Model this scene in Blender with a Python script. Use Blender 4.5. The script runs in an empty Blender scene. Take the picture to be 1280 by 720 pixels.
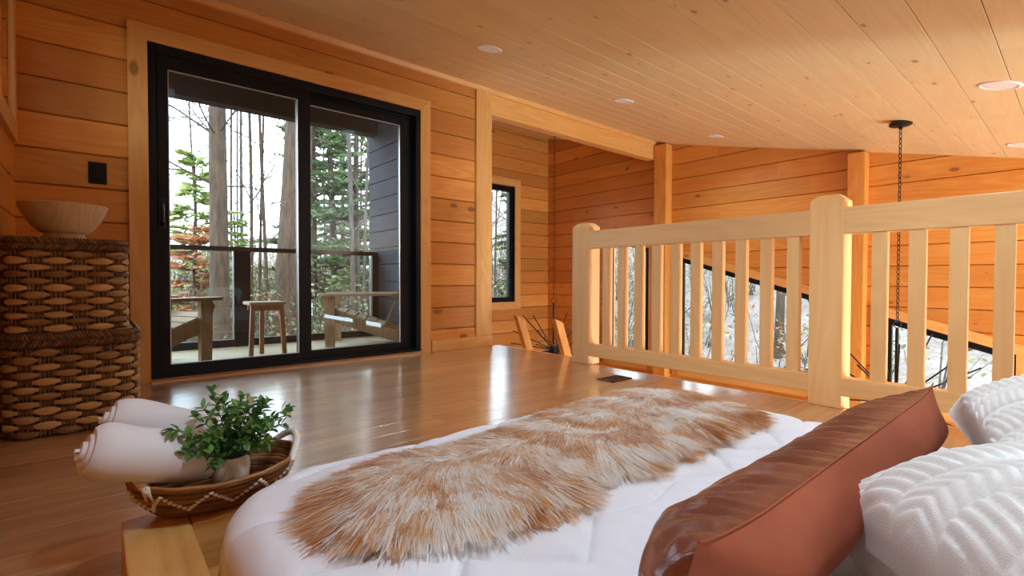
import bpy, bmesh, math, random
import numpy as np
from mathutils import Vector, Matrix, noise
random.seed(11); RNG = np.random.default_rng(5)
SC = bpy.context.scene; COL = SC.collection
PI = math.pi

# ------------------------------------------------------------------ helpers
class MB:
    """collects faces, builds one mesh object"""
    def __init__(s): s.v=[]; s.f=[]; s.b=[]; s.m=[]; s.brd=0.0; s.mi=0
    def add(s, vs, fs):
        o=len(s.v); s.v.extend([tuple(p) for p in vs])
        for f in fs: s.f.append([i+o for i in f]); s.b.append(s.brd); s.m.append(s.mi)
    def box(s, x0,x1,y0,y1,z0,z1, c=0.0):
        if x0>x1:x0,x1=x1,x0
        if y0>y1:y0,y1=y1,y0
        if z0>z1:z0,z1=z1,z0
        if c<=0:
            s.add([(x,y,z) for z in (z0,z1) for y in (y0,y1) for x in (x0,x1)],
              [(0,2,3,1),(4,5,7,6),(0,1,5,4),(2,6,7,3),(0,4,6,2),(1,3,7,5)]); return
        bm=bmesh.new(); bmesh.ops.create_cube(bm,size=1)
        for v in bm.verts: v.co=Vector((x0+(v.co.x+.5)*(x1-x0), y0+(v.co.y+.5)*(y1-y0), z0+(v.co.z+.5)*(z1-z0)))
        bmesh.ops.bevel(bm,geom=list(bm.edges),offset=c,segments=2,affect='EDGES',profile=.6)
        s.bm(bm)
    def bm(s,bm,M=None):
        bm.verts.index_update()
        s.add([(M@v.co if M else v.co) for v in bm.verts],[[v.index for v in f.verts] for f in bm.faces]); bm.free()
    def bar(s,p0,p1,w,h,up=(0,0,1),c=0.0):
        p0=Vector(p0);p1=Vector(p1);d=(p1-p0);L=d.length;d.normalize()
        sd=d.cross(Vector(up)).normalized();u=sd.cross(d)
        t=MB();t.box(0,L,-w/2,w/2,-h/2,h/2,c)
        M=Matrix((d,sd,u)).transposed()
        s.add([p0+M@Vector(v) for v in t.v],t.f)
    def tube(s,pts,r,n=8,cap=True,flat=1.0):
        pts=[Vector(p) for p in pts]; N=len(pts)
        rs=r if hasattr(r,'__len__') else [r]*N
        t0=(pts[1]-pts[0]).normalized()
        a=Vector((0,0,1)) if abs(t0.z)<.9 else Vector((1,0,0))
        nrm=t0.cross(a).normalized(); vs=[]
        for i in range(N):
            t=(pts[min(i+1,N-1)]-pts[max(i-1,0)]).normalized()
            nrm=(nrm-t*nrm.dot(t)).normalized(); bn=t.cross(nrm)
            for k in range(n):
                q=2*PI*k/n; vs.append(pts[i]+nrm*math.cos(q)*rs[i]+bn*math.sin(q)*rs[i]*flat)
        fs=[(i*n+k,i*n+(k+1)%n,(i+1)*n+(k+1)%n,(i+1)*n+k) for i in range(N-1) for k in range(n)]
        if cap: fs+= [tuple(range(n-1,-1,-1)),tuple((N-1)*n+k for k in range(n))]
        s.add(vs,fs)
    def ring(s,pts,r,n=8,flat=1.0):   # closed tube
        pts=[Vector(p) for p in pts]; N=len(pts); vs=[]
        for i in range(N):
            t=(pts[(i+1)%N]-pts[i-1]).normalized()
            a=Vector((0,0,1)) if abs(t.z)<.95 else Vector((1,0,0))
            sd=t.cross(a).normalized();u=sd.cross(t)
            rr=r[i] if hasattr(r,'__len__') else r
            for k in range(n):
                q=2*PI*k/n; vs.append(pts[i]+sd*math.cos(q)*rr+u*math.sin(q)*rr*flat)
        s.add(vs,[(i*n+k,((i+1)%N)*n+k,((i+1)%N)*n+(k+1)%n,i*n+(k+1)%n) for i in range(N) for k in range(n)])
    def lathe(s,prof,c=(0,0,0),n=40,cap=False):
        vs=[(c[0]+r*math.cos(2*PI*k/n),c[1]+r*math.sin(2*PI*k/n),c[2]+z) for r,z in prof for k in range(n)]
        fs=[(i*n+k,i*n+(k+1)%n,(i+1)*n+(k+1)%n,(i+1)*n+k) for i in range(len(prof)-1) for k in range(n)]
        if cap: fs+=[tuple(range(n-1,-1,-1)),tuple((len(prof)-1)*n+k for k in range(n))]
        s.add(vs,fs)
    def prism(s,poly,a0,a1,ax):        # polygon extruded along axis ax ('x','y','z')
        def P(p,a): return {'x':(a,p[0],p[1]),'y':(p[0],a,p[1]),'z':(p[0],p[1],a)}[ax]
        n=len(poly); s.add([P(p,a0) for p in poly]+[P(p,a1) for p in poly],
          [tuple(range(n)),tuple(range(2*n-1,n-1,-1))]+[(i,i+n,(i+1)%n+n,(i+1)%n) for i in range(n)])
    def build(s,name,mat,parent=None,smooth=False,local=False,fix=True):
        me=bpy.data.meshes.new(name); me.from_pydata(s.v,[],s.f)
        mats=mat if isinstance(mat,(list,tuple)) else [mat]
        for m in mats: me.materials.append(m)
        if len(mats)>1: me.polygons.foreach_set('material_index',s.m)
        at=me.attributes.new('brd','FLOAT','FACE'); at.data.foreach_set('value',s.b)
        if smooth: me.polygons.foreach_set('use_smooth',[True]*len(me.polygons))
        me.update()
        if fix:
            bm=bmesh.new();bm.from_mesh(me);bmesh.ops.recalc_face_normals(bm,faces=bm.faces);bm.to_mesh(me);bm.free()
        if smooth=='auto':
            try: me.set_sharp_from_angle(angle=math.radians(40))
            except Exception: pass
        return link(name,me,parent,local)
def link(name,me,parent=None,local=False):
    o=bpy.data.objects.new(name,me); COL.objects.link(o)
    if parent:
        o.parent=parent
        if not local: o.location=-world_loc(parent)
    return o
def world_loc(o):
    l=Vector(o.location)
    while o.parent: o=o.parent; l+=Vector(o.location)
    return l
def tag(o,label=None,cat=None,group=None,kind=None):
    if label:o['label']=label
    if cat:o['category']=cat
    if group:o['group']=group
    if kind:o['kind']=kind
    return o
def thing(name,label,cat,loc=(0,0,0),rz=0,group=None,kind=None):
    o=bpy.data.objects.new(name,None); COL.objects.link(o); o.location=loc; o.rotation_euler=(0,0,rz)
    o.empty_display_size=.05
    return tag(o,label,cat,group,kind)
def copy_tree(o,parent=None):
    c=o.copy(); COL.objects.link(c); c.parent=parent
    for ch in list(o.children): copy_tree(ch,c)
    return c

# ------------------------------------------------------------------ materials
def newmat(name):
    m=bpy.data.materials.new(name); m.use_nodes=True; nt=m.node_tree
    return m,nt,nt.nodes['Principled BSDF']
def srgb(r,g,b):
    f=lambda c:((c/255+.055)/1.055)**2.4 if c>10 else c/255/12.92
    return (f(r),f(g),f(b),1)
def N(nt,t,**k):
    n=nt.nodes.new(t)
    for a,b in k.items():
        if a.startswith('_'): setattr(n,a[1:],b)
        else: n.inputs[a.replace('_',' ')].default_value=b
    return n
def L(nt,a,b): nt.links.new(a,b)
def math_(nt,op,a,b=None,c=None):
    n=nt.nodes.new('ShaderNodeMath'); n.operation=op
    for i,x in enumerate((a,b,c)):
        if x is None: continue
        if isinstance(x,(int,float)): n.inputs[i].default_value=x
        else: L(nt,x,n.inputs[i])
    return n.outputs[0]
def ramp(nt,fac,stops):
    r=nt.nodes.new('ShaderNodeValToRGB'); e=r.color_ramp.elements
    while len(e)<len(stops): e.new(.5)
    for x,(p,c) in zip(e,stops): x.position=p; x.color=c if len(c)==4 else (*c,1)
    L(nt,fac,r.inputs[0]); return r.outputs[0]
def mixc(nt,fac,a,b,mode='MIX'):
    n=nt.nodes.new('ShaderNodeMix'); n.data_type='RGBA'; n.blend_type=mode
    for s,x in ((n.inputs[0],fac),(n.inputs[6],a),(n.inputs[7],b)):
        if isinstance(x,(int,float)): s.default_value=x
        elif isinstance(x,tuple): s.default_value=x
        else: L(nt,x,s)
    return n.outputs[2]
def plain(name,col,rough=.5,metal=0,bump=0,bscale=200,spec=.5,var=0.0):
    m,nt,p=newmat(name); p.inputs['Base Color'].default_value=col; p.inputs['Roughness'].default_value=rough
    p.inputs['Metallic'].default_value=metal; p.inputs['Specular IOR Level'].default_value=spec
    tc=N(nt,'ShaderNodeTexCoord'); nz=N(nt,'ShaderNodeTexNoise',Scale=bscale,Detail=3.0); L(nt,tc.outputs['Object'],nz.inputs['Vector'])
    if var: 
        a=tuple(c*(1-var) for c in col[:3])+(1,); b=tuple(min(1,c*(1+var)) for c in col[:3])+(1,)
        L(nt,ramp(nt,nz.outputs[0],[(.3,a),(.7,b)]),p.inputs['Base Color'])
    if bump:
        bp=N(nt,'ShaderNodeBump',Strength=bump,Distance=.002); L(nt,nz.outputs[0],bp.inputs['Height']); L(nt,bp.outputs[0],p.inputs['Normal'])
    return m
def wood(name,axis,light,dark,rough=.5,knot=.5,knotcol=srgb(70,32,12),grain=1.0,bvar=.25,coat=0,kscale=1.0,bump=.15,huevar=None,flat=None):
    """grained timber; axis = grain direction; each board shifts by its own 'brd' value"""
    m,nt,p=newmat(name)
    tc=N(nt,'ShaderNodeTexCoord'); at=N(nt,'ShaderNodeAttribute',_attribute_name='brd')
    b=at.outputs['Fac']
    off=nt.nodes.new('ShaderNodeCombineXYZ')
    L(nt,math_(nt,'MULTIPLY',b,37.3),off.inputs[0]); L(nt,math_(nt,'MULTIPLY',b,91.7),off.inputs[1]); L(nt,math_(nt,'MULTIPLY',b,53.1),off.inputs[2])
    ad=nt.nodes.new('ShaderNodeVectorMath'); ad.operation='ADD'; L(nt,tc.outputs['Object'],ad.inputs[0]); L(nt,off.outputs[0],ad.inputs[1])
    i='xyz'.index(axis)
    def scaled(along,across,fl=False):
        mp=nt.nodes.new('ShaderNodeMapping'); sc=[across]*3; sc[i]=along
        if fl and flat: sc['xyz'.index(flat)]=0.0
        mp.inputs['Scale'].default_value=sc; L(nt,ad.outputs[0],mp.inputs[0]); return mp.outputs[0]
    g1=N(nt,'ShaderNodeTexNoise',Scale=1.0,Detail=5.0,Roughness=.6,Distortion=.6); L(nt,scaled(.8,14),g1.inputs['Vector'])
    g2=N(nt,'ShaderNodeTexNoise',Scale=1.0,Detail=3.0,Roughness=.7); L(nt,scaled(3.5,130),g2.inputs['Vector'])
    # cathedral growth rings
    g3=N(nt,'ShaderNodeTexNoise',Scale=1.0,Detail=1.0,Distortion=.3); L(nt,scaled(.5,5),g3.inputs['Vector'])
    rg=math_(nt,'FRACT',math_(nt,'MULTIPLY',g3.outputs[0],14.0)); rg=math_(nt,'ABSOLUTE',math_(nt,'SUBTRACT',rg,.5))
    f=math_(nt,'ADD',math_(nt,'MULTIPLY',g1.outputs[0],.55*grain),math_(nt,'MULTIPLY',g2.outputs[0],.35*grain))
    f=math_(nt,'ADD',f,math_(nt,'MULTIPLY',rg,.35*grain)); f=math_(nt,'ADD',f,.5-.53*grain)
    c=ramp(nt,f,[(.25,light),(.75,dark)])
    wn=N(nt,'ShaderNodeTexWhiteNoise',_noise_dimensions='1D'); L(nt,b,wn.inputs['W'])
    v=math_(nt,'ADD',math_(nt,'MULTIPLY',wn.outputs['Value'],bvar*2),1-bvar)
    cc=nt.nodes.new('ShaderNodeCombineColor')
    for k in range(3): L(nt,v,cc.inputs[k])
    c=mixc(nt,1.0,c,cc.outputs[0],'MULTIPLY')
    if huevar:
        w2=N(nt,'ShaderNodeTexWhiteNoise',_noise_dimensions='1D'); L(nt,math_(nt,'ADD',b,7.7),w2.inputs['W'])
        c=mixc(nt,math_(nt,'MULTIPLY',w2.outputs['Value'],huevar[0]),c,huevar[1])
    if knot:
        vo=N(nt,'ShaderNodeTexVoronoi',Scale=1.0,Randomness=1.0); 
        nd=N(nt,'ShaderNodeTexNoise',Scale=60.0,Detail=1.0); L(nt,tc.outputs['Object'],nd.inputs['Vector'])
        L(nt,scaled(3.2*kscale,6.5*kscale,True),vo.inputs['Vector'])
        d=math_(nt,'ADD',vo.outputs['Distance'],math_(nt,'MULTIPLY',nd.outputs[0],.05))
        sp=nt.nodes.new('ShaderNodeSeparateColor'); L(nt,vo.outputs['Color'],sp.inputs[0])
        on=math_(nt,'LESS_THAN',sp.outputs[0],knot)
        sz=math_(nt,'ADD',math_(nt,'MULTIPLY',sp.outputs[1],.13),.085)
        k=math_(nt,'SUBTRACT',1.0,math_(nt,'DIVIDE',d,sz)); k=math_(nt,'MULTIPLY',math_(nt,'MINIMUM',math_(nt,'MAXIMUM',math_(nt,'MULTIPLY',k,2.2),0.0),.9),on)
        c=mixc(nt,k,c,knotcol)
        hal=math_(nt,'SUBTRACT',1.0,math_(nt,'DIVIDE',d,math_(nt,'MULTIPLY',sz,2.6)))
        hal=math_(nt,'MULTIPLY',math_(nt,'MULTIPLY',math_(nt,'MAXIMUM',hal,0.0),.45),on)
        c=mixc(nt,hal,c,dark)
    L(nt,c,p.inputs['Base Color']); p.inputs['Roughness'].default_value=rough
    if coat: p.inputs['Coat Weight'].default_value=coat; p.inputs['Coat Roughness'].default_value=.16; p.inputs['Coat IOR'].default_value=1.65
    if bump:
        bp=N(nt,'ShaderNodeBump',Strength=bump,Distance=.0015); L(nt,f,bp.inputs['Height']); L(nt,bp.outputs[0],p.inputs['Normal'])
    return m
M={}
LOGL,LOGD=srgb(228,162,76),srgb(202,124,42)
TRL,TRD=srgb(232,178,104),srgb(212,148,72)
RLL,RLD=srgb(242,196,132),srgb(226,170,104)
M['log_x']=wood('log_wall_x','x',LOGL,LOGD,rough=.5,knot=.5,bvar=.23,huevar=(.6,srgb(172,94,32)),flat='y')
M['log_y']=wood('log_wall_y','y',LOGL,LOGD,rough=.5,knot=.45,bvar=.13,huevar=(.35,srgb(186,106,36)),flat='x')
M['log_z']=wood('log_timber_z','z',LOGL,LOGD,rough=.5,knot=.3,bvar=.06,flat='x')
M['trim_x']=wood('casing_x','x',TRL,TRD,rough=.45,knot=.22,bvar=.05,flat='y')
M['trim_y']=wood('casing_y','y',TRL,TRD,rough=.45,knot=.22,bvar=.05,flat='x')
M['trim_z']=wood('casing_z','z',TRL,TRD,rough=.45,knot=.22,bvar=.05,flat='y')
M['ceil']=wood('ceiling_pine','x',srgb(240,214,164),srgb(226,192,134),rough=.5,knot=.8,kscale=1.75,bvar=.05,knotcol=srgb(104,60,30),grain=.8,flat='z')
M['rail_y']=wood('railing_pine_y','y',RLL,RLD,rough=.5,knot=.16,bvar=.05,knotcol=srgb(120,74,36),grain=.8,flat='x')
M['rail_z']=wood('railing_pine_z','z',RLL,RLD,rough=.5,knot=.16,bvar=.06,knotcol=srgb(120,74,36),grain=.8,flat='x')
M['floor']=wood('floor_oak','x',srgb(216,170,118),srgb(172,122,76),rough=.3,knot=.05,bvar=.17,grain=1.1,coat=1.0,bump=.1,huevar=(.35,srgb(164,108,70)),flat='z')
M['oak_y']=wood('bed_oak_y','y',srgb(234,182,108),srgb(206,146,74),rough=.42,knot=.03,bvar=.05)
M['oak_x']=wood('bed_oak_x','x',srgb(234,182,108),srgb(206,146,74),rough=.42,knot=.03,bvar=.05)
M['clad']=wood('dark_cladding','y',srgb(52,55,62),srgb(30,33,40),rough=.6,knot=.2,bvar=.18,knotcol=srgb(14,14,18))
M['soffit']=wood('dark_beam','x',srgb(58,48,42),srgb(36,30,27),rough=.7,knot=0,bvar=.1)
M['deck']=wood('deck_board','x',srgb(196,180,150),srgb(164,148,118),rough=.7,knot=0,bvar=.08)
M['grey_x']=wood('weathered_wood','x',srgb(160,138,110),srgb(120,98,72),rough=.75,knot=.05,bvar=.12)
M['grey_z']=wood('weathered_wood_leg','z',srgb(150,120,86),srgb(112,84,54),rough=.75,knot=.05,bvar=.12)
M['stool']=wood('stool_wood','z',srgb(150,98,62),srgb(108,64,38),rough=.6,knot=0,bvar=.08)
M['black']=plain('black_frame',srgb(12,12,14),.45,spec=.25)
M['blackmetal']=plain('black_iron',srgb(22,21,21),.42,metal=.3)
M['darkgap']=plain('dark_backing',srgb(60,36,18),.9)
M['white']=plain('white_plastic',srgb(238,232,226),.5)
M['steel']=plain('brushed_steel',srgb(190,188,184),.3,metal=1)
M['brass']=plain('bronze_register',srgb(82,50,30),.5,metal=.2)
M['drywall']=plain('lower_floor',srgb(190,160,130),.6)
def glass(name,tint=(1,1,1,1),refl=.9):
    m=bpy.data.materials.new(name); m.use_nodes=True; nt=m.node_tree; nt.nodes.clear()
    o=N(nt,'ShaderNodeOutputMaterial'); t=N(nt,'ShaderNodeBsdfTransparent'); t.inputs[0].default_value=tint
    g=N(nt,'ShaderNodeBsdfGlossy'); g.inputs['Roughness'].default_value=.02
    fr=N(nt,'ShaderNodeFresnel',IOR=1.45); mx=N(nt,'ShaderNodeMixShader')
    L(nt,math_(nt,'MULTIPLY',fr.outputs[0],refl),mx.inputs[0]); L(nt,t.outputs[0],mx.inputs[1]); L(nt,g.outputs[0],mx.inputs[2]); L(nt,mx.outputs[0],o.inputs[0])
    return m
for k_ in ('clad','soffit'):
    q_=M[k_].node_tree.nodes['Principled BSDF']; q_.inputs['Roughness'].default_value=.85; q_.inputs['Specular IOR Level'].default_value=.15
M['glass']=glass('window_glass',(.96,.98,.97,1)); M['bulb']=glass('bulb_glass',(.95,.9,.8,1),1.0)
M['lens']=newmat('lamp_lens')[0]
_p=M['lens'].node_tree.nodes['Principled BSDF']; _p.inputs['Base Color'].default_value=srgb(226,212,198); _p.inputs['Emission Color'].default_value=(1,.86,.7,1); _p.inputs['Emission Strength'].default_value=.08

# ------------------------------------------------------------------ camera (solved from the photograph's vanishing points)
CAMH=.634
yaw,pitch,roll=math.radians(40.4838),math.radians(-1.0924),math.radians(.1284)
fw=Vector((math.sin(yaw)*math.cos(pitch),math.cos(yaw)*math.cos(pitch),math.sin(pitch)))
rt=Vector((math.cos(yaw),-math.sin(yaw),0)); up=rt.cross(fw)
r2=rt*math.cos(roll)+up*math.sin(roll); u2=up*math.cos(roll)-rt*math.sin(roll)
cd=bpy.data.cameras.new('camera'); cam=bpy.data.objects.new('camera',cd); COL.objects.link(cam)
cd.sensor_width=36; cd.lens=612/1280*36; cd.clip_start=.02; cd.clip_end=400
R3=Matrix((r2,u2,-fw)).transposed(); cam.matrix_world=Matrix.Translation((0,0,CAMH))@R3.to_4x4()
SC.camera=cam

# ------------------------------------------------------------------ room shell
D=3.65; E=5.64; W=-.31; YB=5.705; SL=.2425; S=-1.5; YS=-3.6; LOW=-2.6
def zc(y): return 2.405+SL*(y-D)
CP=.19
def log_wall(name,mat,axis,nrm,face,a0,a1,z0,z1,holes=(),slope_top=False,pitch=CP,thick=.14,label='',ch=.007,blen=(2.6,4.4),gap=True):
    """planked wall. axis 'x'/'y' runs along; nrm=+1/-1: direction (other axis) from visible face into the wall.
    holes: (b0,b1,zlow,ztop(b)) openings"""
    mb=MB(); rnd=random.Random(name)
    bmT=MB()
    br=sorted({a0,a1,*[h[0] for h in holes],*[h[1] for h in holes]})
    br=[b for b in br if a0-1e-6<=b<=a1+1e-6]
    k0=math.floor(z0/pitch+1e-6)
    k=k0
    while k*pitch<z1-1e-6:
        za,zb=max(z0,k*pitch),min(z1,(k+1)*pitch)
        # board joints
        js=[]; x=a0+rnd.uniform(.6,blen[1])
        while x<a1: js.append(x); x+=rnd.uniform(*blen)
        cuts=sorted({*br,*[j for j in js if all(abs(j-b)>.25 for b in br)]})
        bid=rnd.random()
        for c0,c1 in zip(cuts[:-1],cuts[1:]):
            if any(abs(c0-j)<1e-9 for j in js): bid=rnd.random()
            mid=(c0+c1)/2; hole=None
            for h in holes:
                if h[0]-1e-6<=mid<=h[1]+1e-6: hole=h
            segs=[]
            if hole is None: segs=[(za,zb,None)]
            else:
                if za<hole[2]: segs.append((za,min(zb,hole[2]),None))
                t0,t1=hole[3](c0),hole[3](c1)
                if zb>min(t0,t1): segs.append((za,zb,('above',t0,t1)))
            for s0,s1,cl in segs:
                if s1-s0<.004: continue
                c=min(ch,(s1-s0)/3); g=min(.0016,(s1-s0)/8)
                prof=[(.03,s0+g),(c*1.3,s0+g),(0,s0+c),(0,s1-c),(c*1.3,s1-g),(.03,s1-g),(.03,s1),(thick,s1),(thick,s0),(.03,s0)]
                bm=bmesh.new(); vs=[]
                for a in (c0,c1):
                    row=[]
                    for n,z in prof:
                        q=face+nrm*n
                        row.append(bm.verts.new((a,q,z) if axis=='x' else (q,a,z)))
                    vs.append(row)
                n=len(prof); bm.faces.new(vs[0]); bm.faces.new(vs[1][::-1])
                for i in range(n): bm.faces.new((vs[0][i],vs[1][i],vs[1][(i+1)%n],vs[0][(i+1)%n]))
                if cl:
                    t0,t1=cl[1],cl[2]
                    p0=Vector((c0,0,t0) if axis=='x' else (0,c0,t0)); dv=Vector((c1-c0,0,t1-t0) if axis=='x' else (0,c1-c0,t1-t0))
                    pn=Vector((-dv.z,0,dv.x)) if axis=='x' else Vector((0,-dv.z,dv.y))
                    bmesh.ops.bisect_plane(bm,geom=bm.verts[:]+bm.edges[:]+bm.faces[:],plane_co=p0,plane_no=pn,clear_inner=True)
                if slope_top:
                    bmesh.ops.bisect_plane(bm,geom=bm.verts[:]+bm.edges[:]+bm.faces[:],plane_co=(0,D,2.405+.03),plane_no=(0,-SL,1),clear_outer=True)
                if bm.faces:
                    mb.brd=bid; mb.bm(bm)
                else: bm.free()
        k+=1
    o=mb.build(name,mat); tag(o,label,'wall',kind='structure'); return o
ztop=lambda z:(lambda b:z)
DX0,DX1,DZ=.254,2.093,2.04
log_wall('wall_north',M['log_x'],'x',1,D,W-.2,2.84,0,2.45,[(DX0,DX1,-1,ztop(DZ))],label='honey stained log wall around the sliding glass door')
wt=lambda y:.839-.295*(y-3.087)*-1 if False else .839+.295*(y-3.087)
SILL=-.50
WA=(3.78,4.454); WB=(1.60,3.336); WC=(.352,1.219)
log_wall('wall_east',M['log_y'],'y',1,E,YS,YB+.2,LOW,3.0,[(w[0],w[1],SILL,wt) for w in (WA,WB,WC)],slope_top=True,label='tall honey stained log wall behind the railing with sloped windows')
BW0,BW1,BZ0,BZ1=4.0,4.914,.28,2.04
log_wall('wall_bay',M['log_x'],'x',1,YB,2.84,E+.15,LOW,3.0,[(BW0,BW1,BZ0,ztop(BZ1))],slope_top=True,label='log wall with narrow black window beyond the timber beam')
log_wall('wall_west',M['log_y'],'y',-1,W,S-.2,D,0,2.45,[(2.35,3.45,1.41,ztop(2.1))],slope_top=True,label='log wall with wood window beside the wicker baskets')
log_wall('wall_south',M['log_x'],'x',-1,S,W-.2,2.9,0,1.4,slope_top=True,label='low knee wall at the head of the bed')
# bay west side (inner logs, outer dark cladding) and great-room south wall
log_wall('wall_bay_side',M['log_y'],'y',-1,2.85,D+.02,YB+.14,LOW,3.0,slope_top=True,thick=.1,label='log side wall of the stair bay')
log_wall('wall_deck',M['clad'],'y',1,2.64,D+.05,YB+.16,-.3,3.0,pitch=.2,thick=.1,blen=(.7,1.3),label='dark charcoal plank wall beside the deck')
log_wall('wall_great_room',M['log_x'],'x',-1,YS,2.7,E+.15,LOW,1.2,[(3.0,5.4,-2.2,ztop(.2))],slope_top=True,label='lower great room wall with an opening added for light')
mb=MB(); mb.box(2.64,2.78,YS,S,LOW,1.6); mb.box(2.64,2.78,S,D,LOW,-.285); mb.box(2.64,2.78,D,YB,LOW,-.28)
tag(mb.build('wall_under_loft',M['log_y']),'wall under the loft edge','wall',kind='structure')
# lower floor
mb=MB(); mb.box(2.7,E+.14,YS-.14,YB+.14,LOW-.1,LOW)
tag(mb.build('floor_lower',M['drywall']),'wood floor of the room below the loft','floor',kind='structure')
# loft floor planks
mb=MB(); rnd=random.Random(3); y=S
while y<D-.001:
    y1=min(y+.128,D+.0); x=W-rnd.uniform(0,1.4)
    FX=2.80 if y+.06<2.54 else 2.93
    while x<FX:
        x1=min(x+rnd.uniform(.9,1.7),FX)
        if x1>W:
            mb.brd=rnd.random(); c=.0012; xa=max(x,W)
            mb.add([(xa,y,-.002),(x1,y,-.002),(x1,y1,-.002),(xa,y1,-.002),(xa,y+c,0),(x1,y+c,0),(x1,y1-c,0),(xa,y1-c,0),(xa,y,-.02),(x1,y,-.02),(x1,y1,-.02),(xa,y1,-.02)],
              [(4,5,6,7),(0,1,5,4),(1,2,6,5),(2,3,7,6),(3,0,4,7),(8,9,1,0),(9,10,2,1),(10,11,3,2),(11,8,0,3),(8,11,10,9)])
        x=x1
    y=y1
mb.brd=.4; mb.box(W-.16,2.80,S-.16,D+.14,-.28,-.021); mb.box(W-.16,W,S-.16,D+.14,-.03,-.0005); mb.box(W,2.80,S-.16,S,-.03,-.0005); mb.box(W,.2,D,D+.14,-.03,-.0005); mb.box(2.80,2.93,2.54,D,-.28,-.021)
tag(mb.build('floor',M['floor']),'glossy brown oak plank floor of the loft','floor',kind='structure')
mb=MB(); mb.brd=.3; mb.box(2.80,2.815,S,2.538,-.3,.002,.004); mb.box(2.93,2.945,2.525,D,-.3,.002,.004)
tag(mb.build('trim_1',M['rail_y']),'pale edge board along the open side of the loft floor','trim',kind='structure')
# ceiling planks (run along x, pitch down to the south)
mb=MB(); rnd=random.Random(8); y=YS-.2; pw=.187; y=.993-pw*25
while y<YB+.15:
    y1=y+pw; x=W-.2-rnd.uniform(0,2.5)
    while x<E+.15:
        x1=min(x+rnd.uniform(2.6,4.4),E+.15)
        if x1>W-.2 and y1>YS-.2:
            mb.brd=rnd.random(); c=.0022; xa=max(x,W-.2)
            pr=[(y+.0014,.02),(y+.0014,.0008),(y+c,0),(y1-c,0),(y1-.0014,.0008),(y1-.0014,.02),(y1,.12),(y,.12)]
            vs=[(xx,yy,zc(yy)+n) for xx in (xa,x1) for yy,n in pr]
            mb.add(vs,[tuple(range(8)),tuple(range(15,7,-1))]+[(i,i+8,(i+1)%8+8,(i+1)%8) for i in range(8)])
        x=x1
    y=y1
tag(mb.build('ceiling',M['ceil']),'sloping ceiling of pale knotty pine boards','ceiling',kind='structure')
# crown strip + beam + timber posts
mb=MB(); mb.brd=.2; mb.prism([(D,2.36),(D-.018,2.364),(D-.03,zc(D-.03)),(D,zc(D))],W,E,'x')
tag(mb.build('trim_2',M['trim_x']),'thin crown strip where log wall meets ceiling','trim',kind='structure')
mb=MB(); mb.brd=.61; mb.box(2.80,E-.1,D,D+.11,2.175,2.43,.006)
tag(mb.build('trim_3',M['trim_x']),'exposed timber beam under the ceiling over the stair opening','beam',kind='structure')
mb=MB(); mb.brd=.31; mb.box(2.668,2.83,D-.022,D+.12,.1,2.40,.004); mb.box(2.80,2.86,D-.005,D+.12,-.28,2.2,.003)
tag(mb.build('trim_4',M['trim_z']),'vertical timber board at the end of the door wall','post',kind='structure')
for i,(y0,y1,lab) in enumerate(((3.462,3.64,'square timber post on log wall carrying the ceiling beam'),(1.36,1.504,'square timber post on log wall beside the hanging chain'),(-.75,-.6,'square timber post on the log wall nearest the bed head'))):
    mb=MB(); mb.brd=.17+.3*i; mb.box(E-.13,E+.01,y0,y1,LOW,zc(y0)-.01,.008)
    tag(mb.build('trim_%d'%(5+i),M['log_z']),lab,'post',kind='structure')
# baseboard
mb=MB(); mb.brd=.5; mb.box(2.2,2.86,D-.02,D+.01,0,.1,.004)
tag(mb.build('baseboard_north',M['trim_x']),'plain wood baseboard right of the sliding door','baseboard',kind='structure')
# door casing
def casing(name,x0,x1,z0,z1,w,face,bottom=False,label='',cat='casing',d=.022):
    mb=MB(); f0,f1=face-d,face+.004
    def quad(poly,br):
        mb.brd=br; mb.prism(poly,f0,f1,'y')
    t=thing(name,label,cat,((x0+x1)/2,face,z0),kind='structure')
    ms={}
    quad([(x0-w,z0 if not bottom else z0-w),(x0,z0),(x0,z1),(x0-w,z1+w)],.21); mb.build('casing_side',M['trim_z'],t)
    mb=MB(); quad([(x1,z0),(x1+w,z0 if not bottom else z0-w),(x1+w,z1+w),(x1,z1)],.43); mb.build('casing_side',M['trim_z'],t)
    mb=MB(); quad([(x0-w,z1+w),(x0,z1),(x1,z1),(x1+w,z1+w)],.77); mb.build('casing_head',M['trim_x'],t)
    if bottom:
        mb=MB(); quad([(x0-w,z0-w),(x1+w,z0-w),(x1,z0),(x0,z0)],.87); mb.build('casing_sill',M['trim_x'],t)
    # jamb liner
    mb=MB(); mb.brd=.66
    for xa,xb in ((x0-.012,x0),(x1,x1+.012)): mb.box(xa,xb,face-.004,face+.13,z0,z1)
    mb.box(x0-.012,x1+.012,face-.004,face+.13,z1,z1+.012)
    if bottom: mb.box(x0-.012,x1+.012,face-.004,face+.13,z0-.012,z0)
    mb.build('jamb',M['trim_z'],t)
    return t
casing('trim_8',DX0,DX1,0,DZ,.094,D,label='mitred wood casing around the sliding glass door')
casing('trim_9',BW0,BW1,BZ0,BZ1,.11,YB,bottom=True,label='wood casing around the narrow window in the stair bay')
mb=MB(); mb.brd=.9; mb.prism([(D-.05,0),(D-.045,.012),(D-.01,.022),(D+.06,.022),(D+.06,0)],DX0,DX1,'x')
tag(mb.build('trim_10',M['floor']),'dark wood sill under the sliding door','sill',kind='structure')

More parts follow.
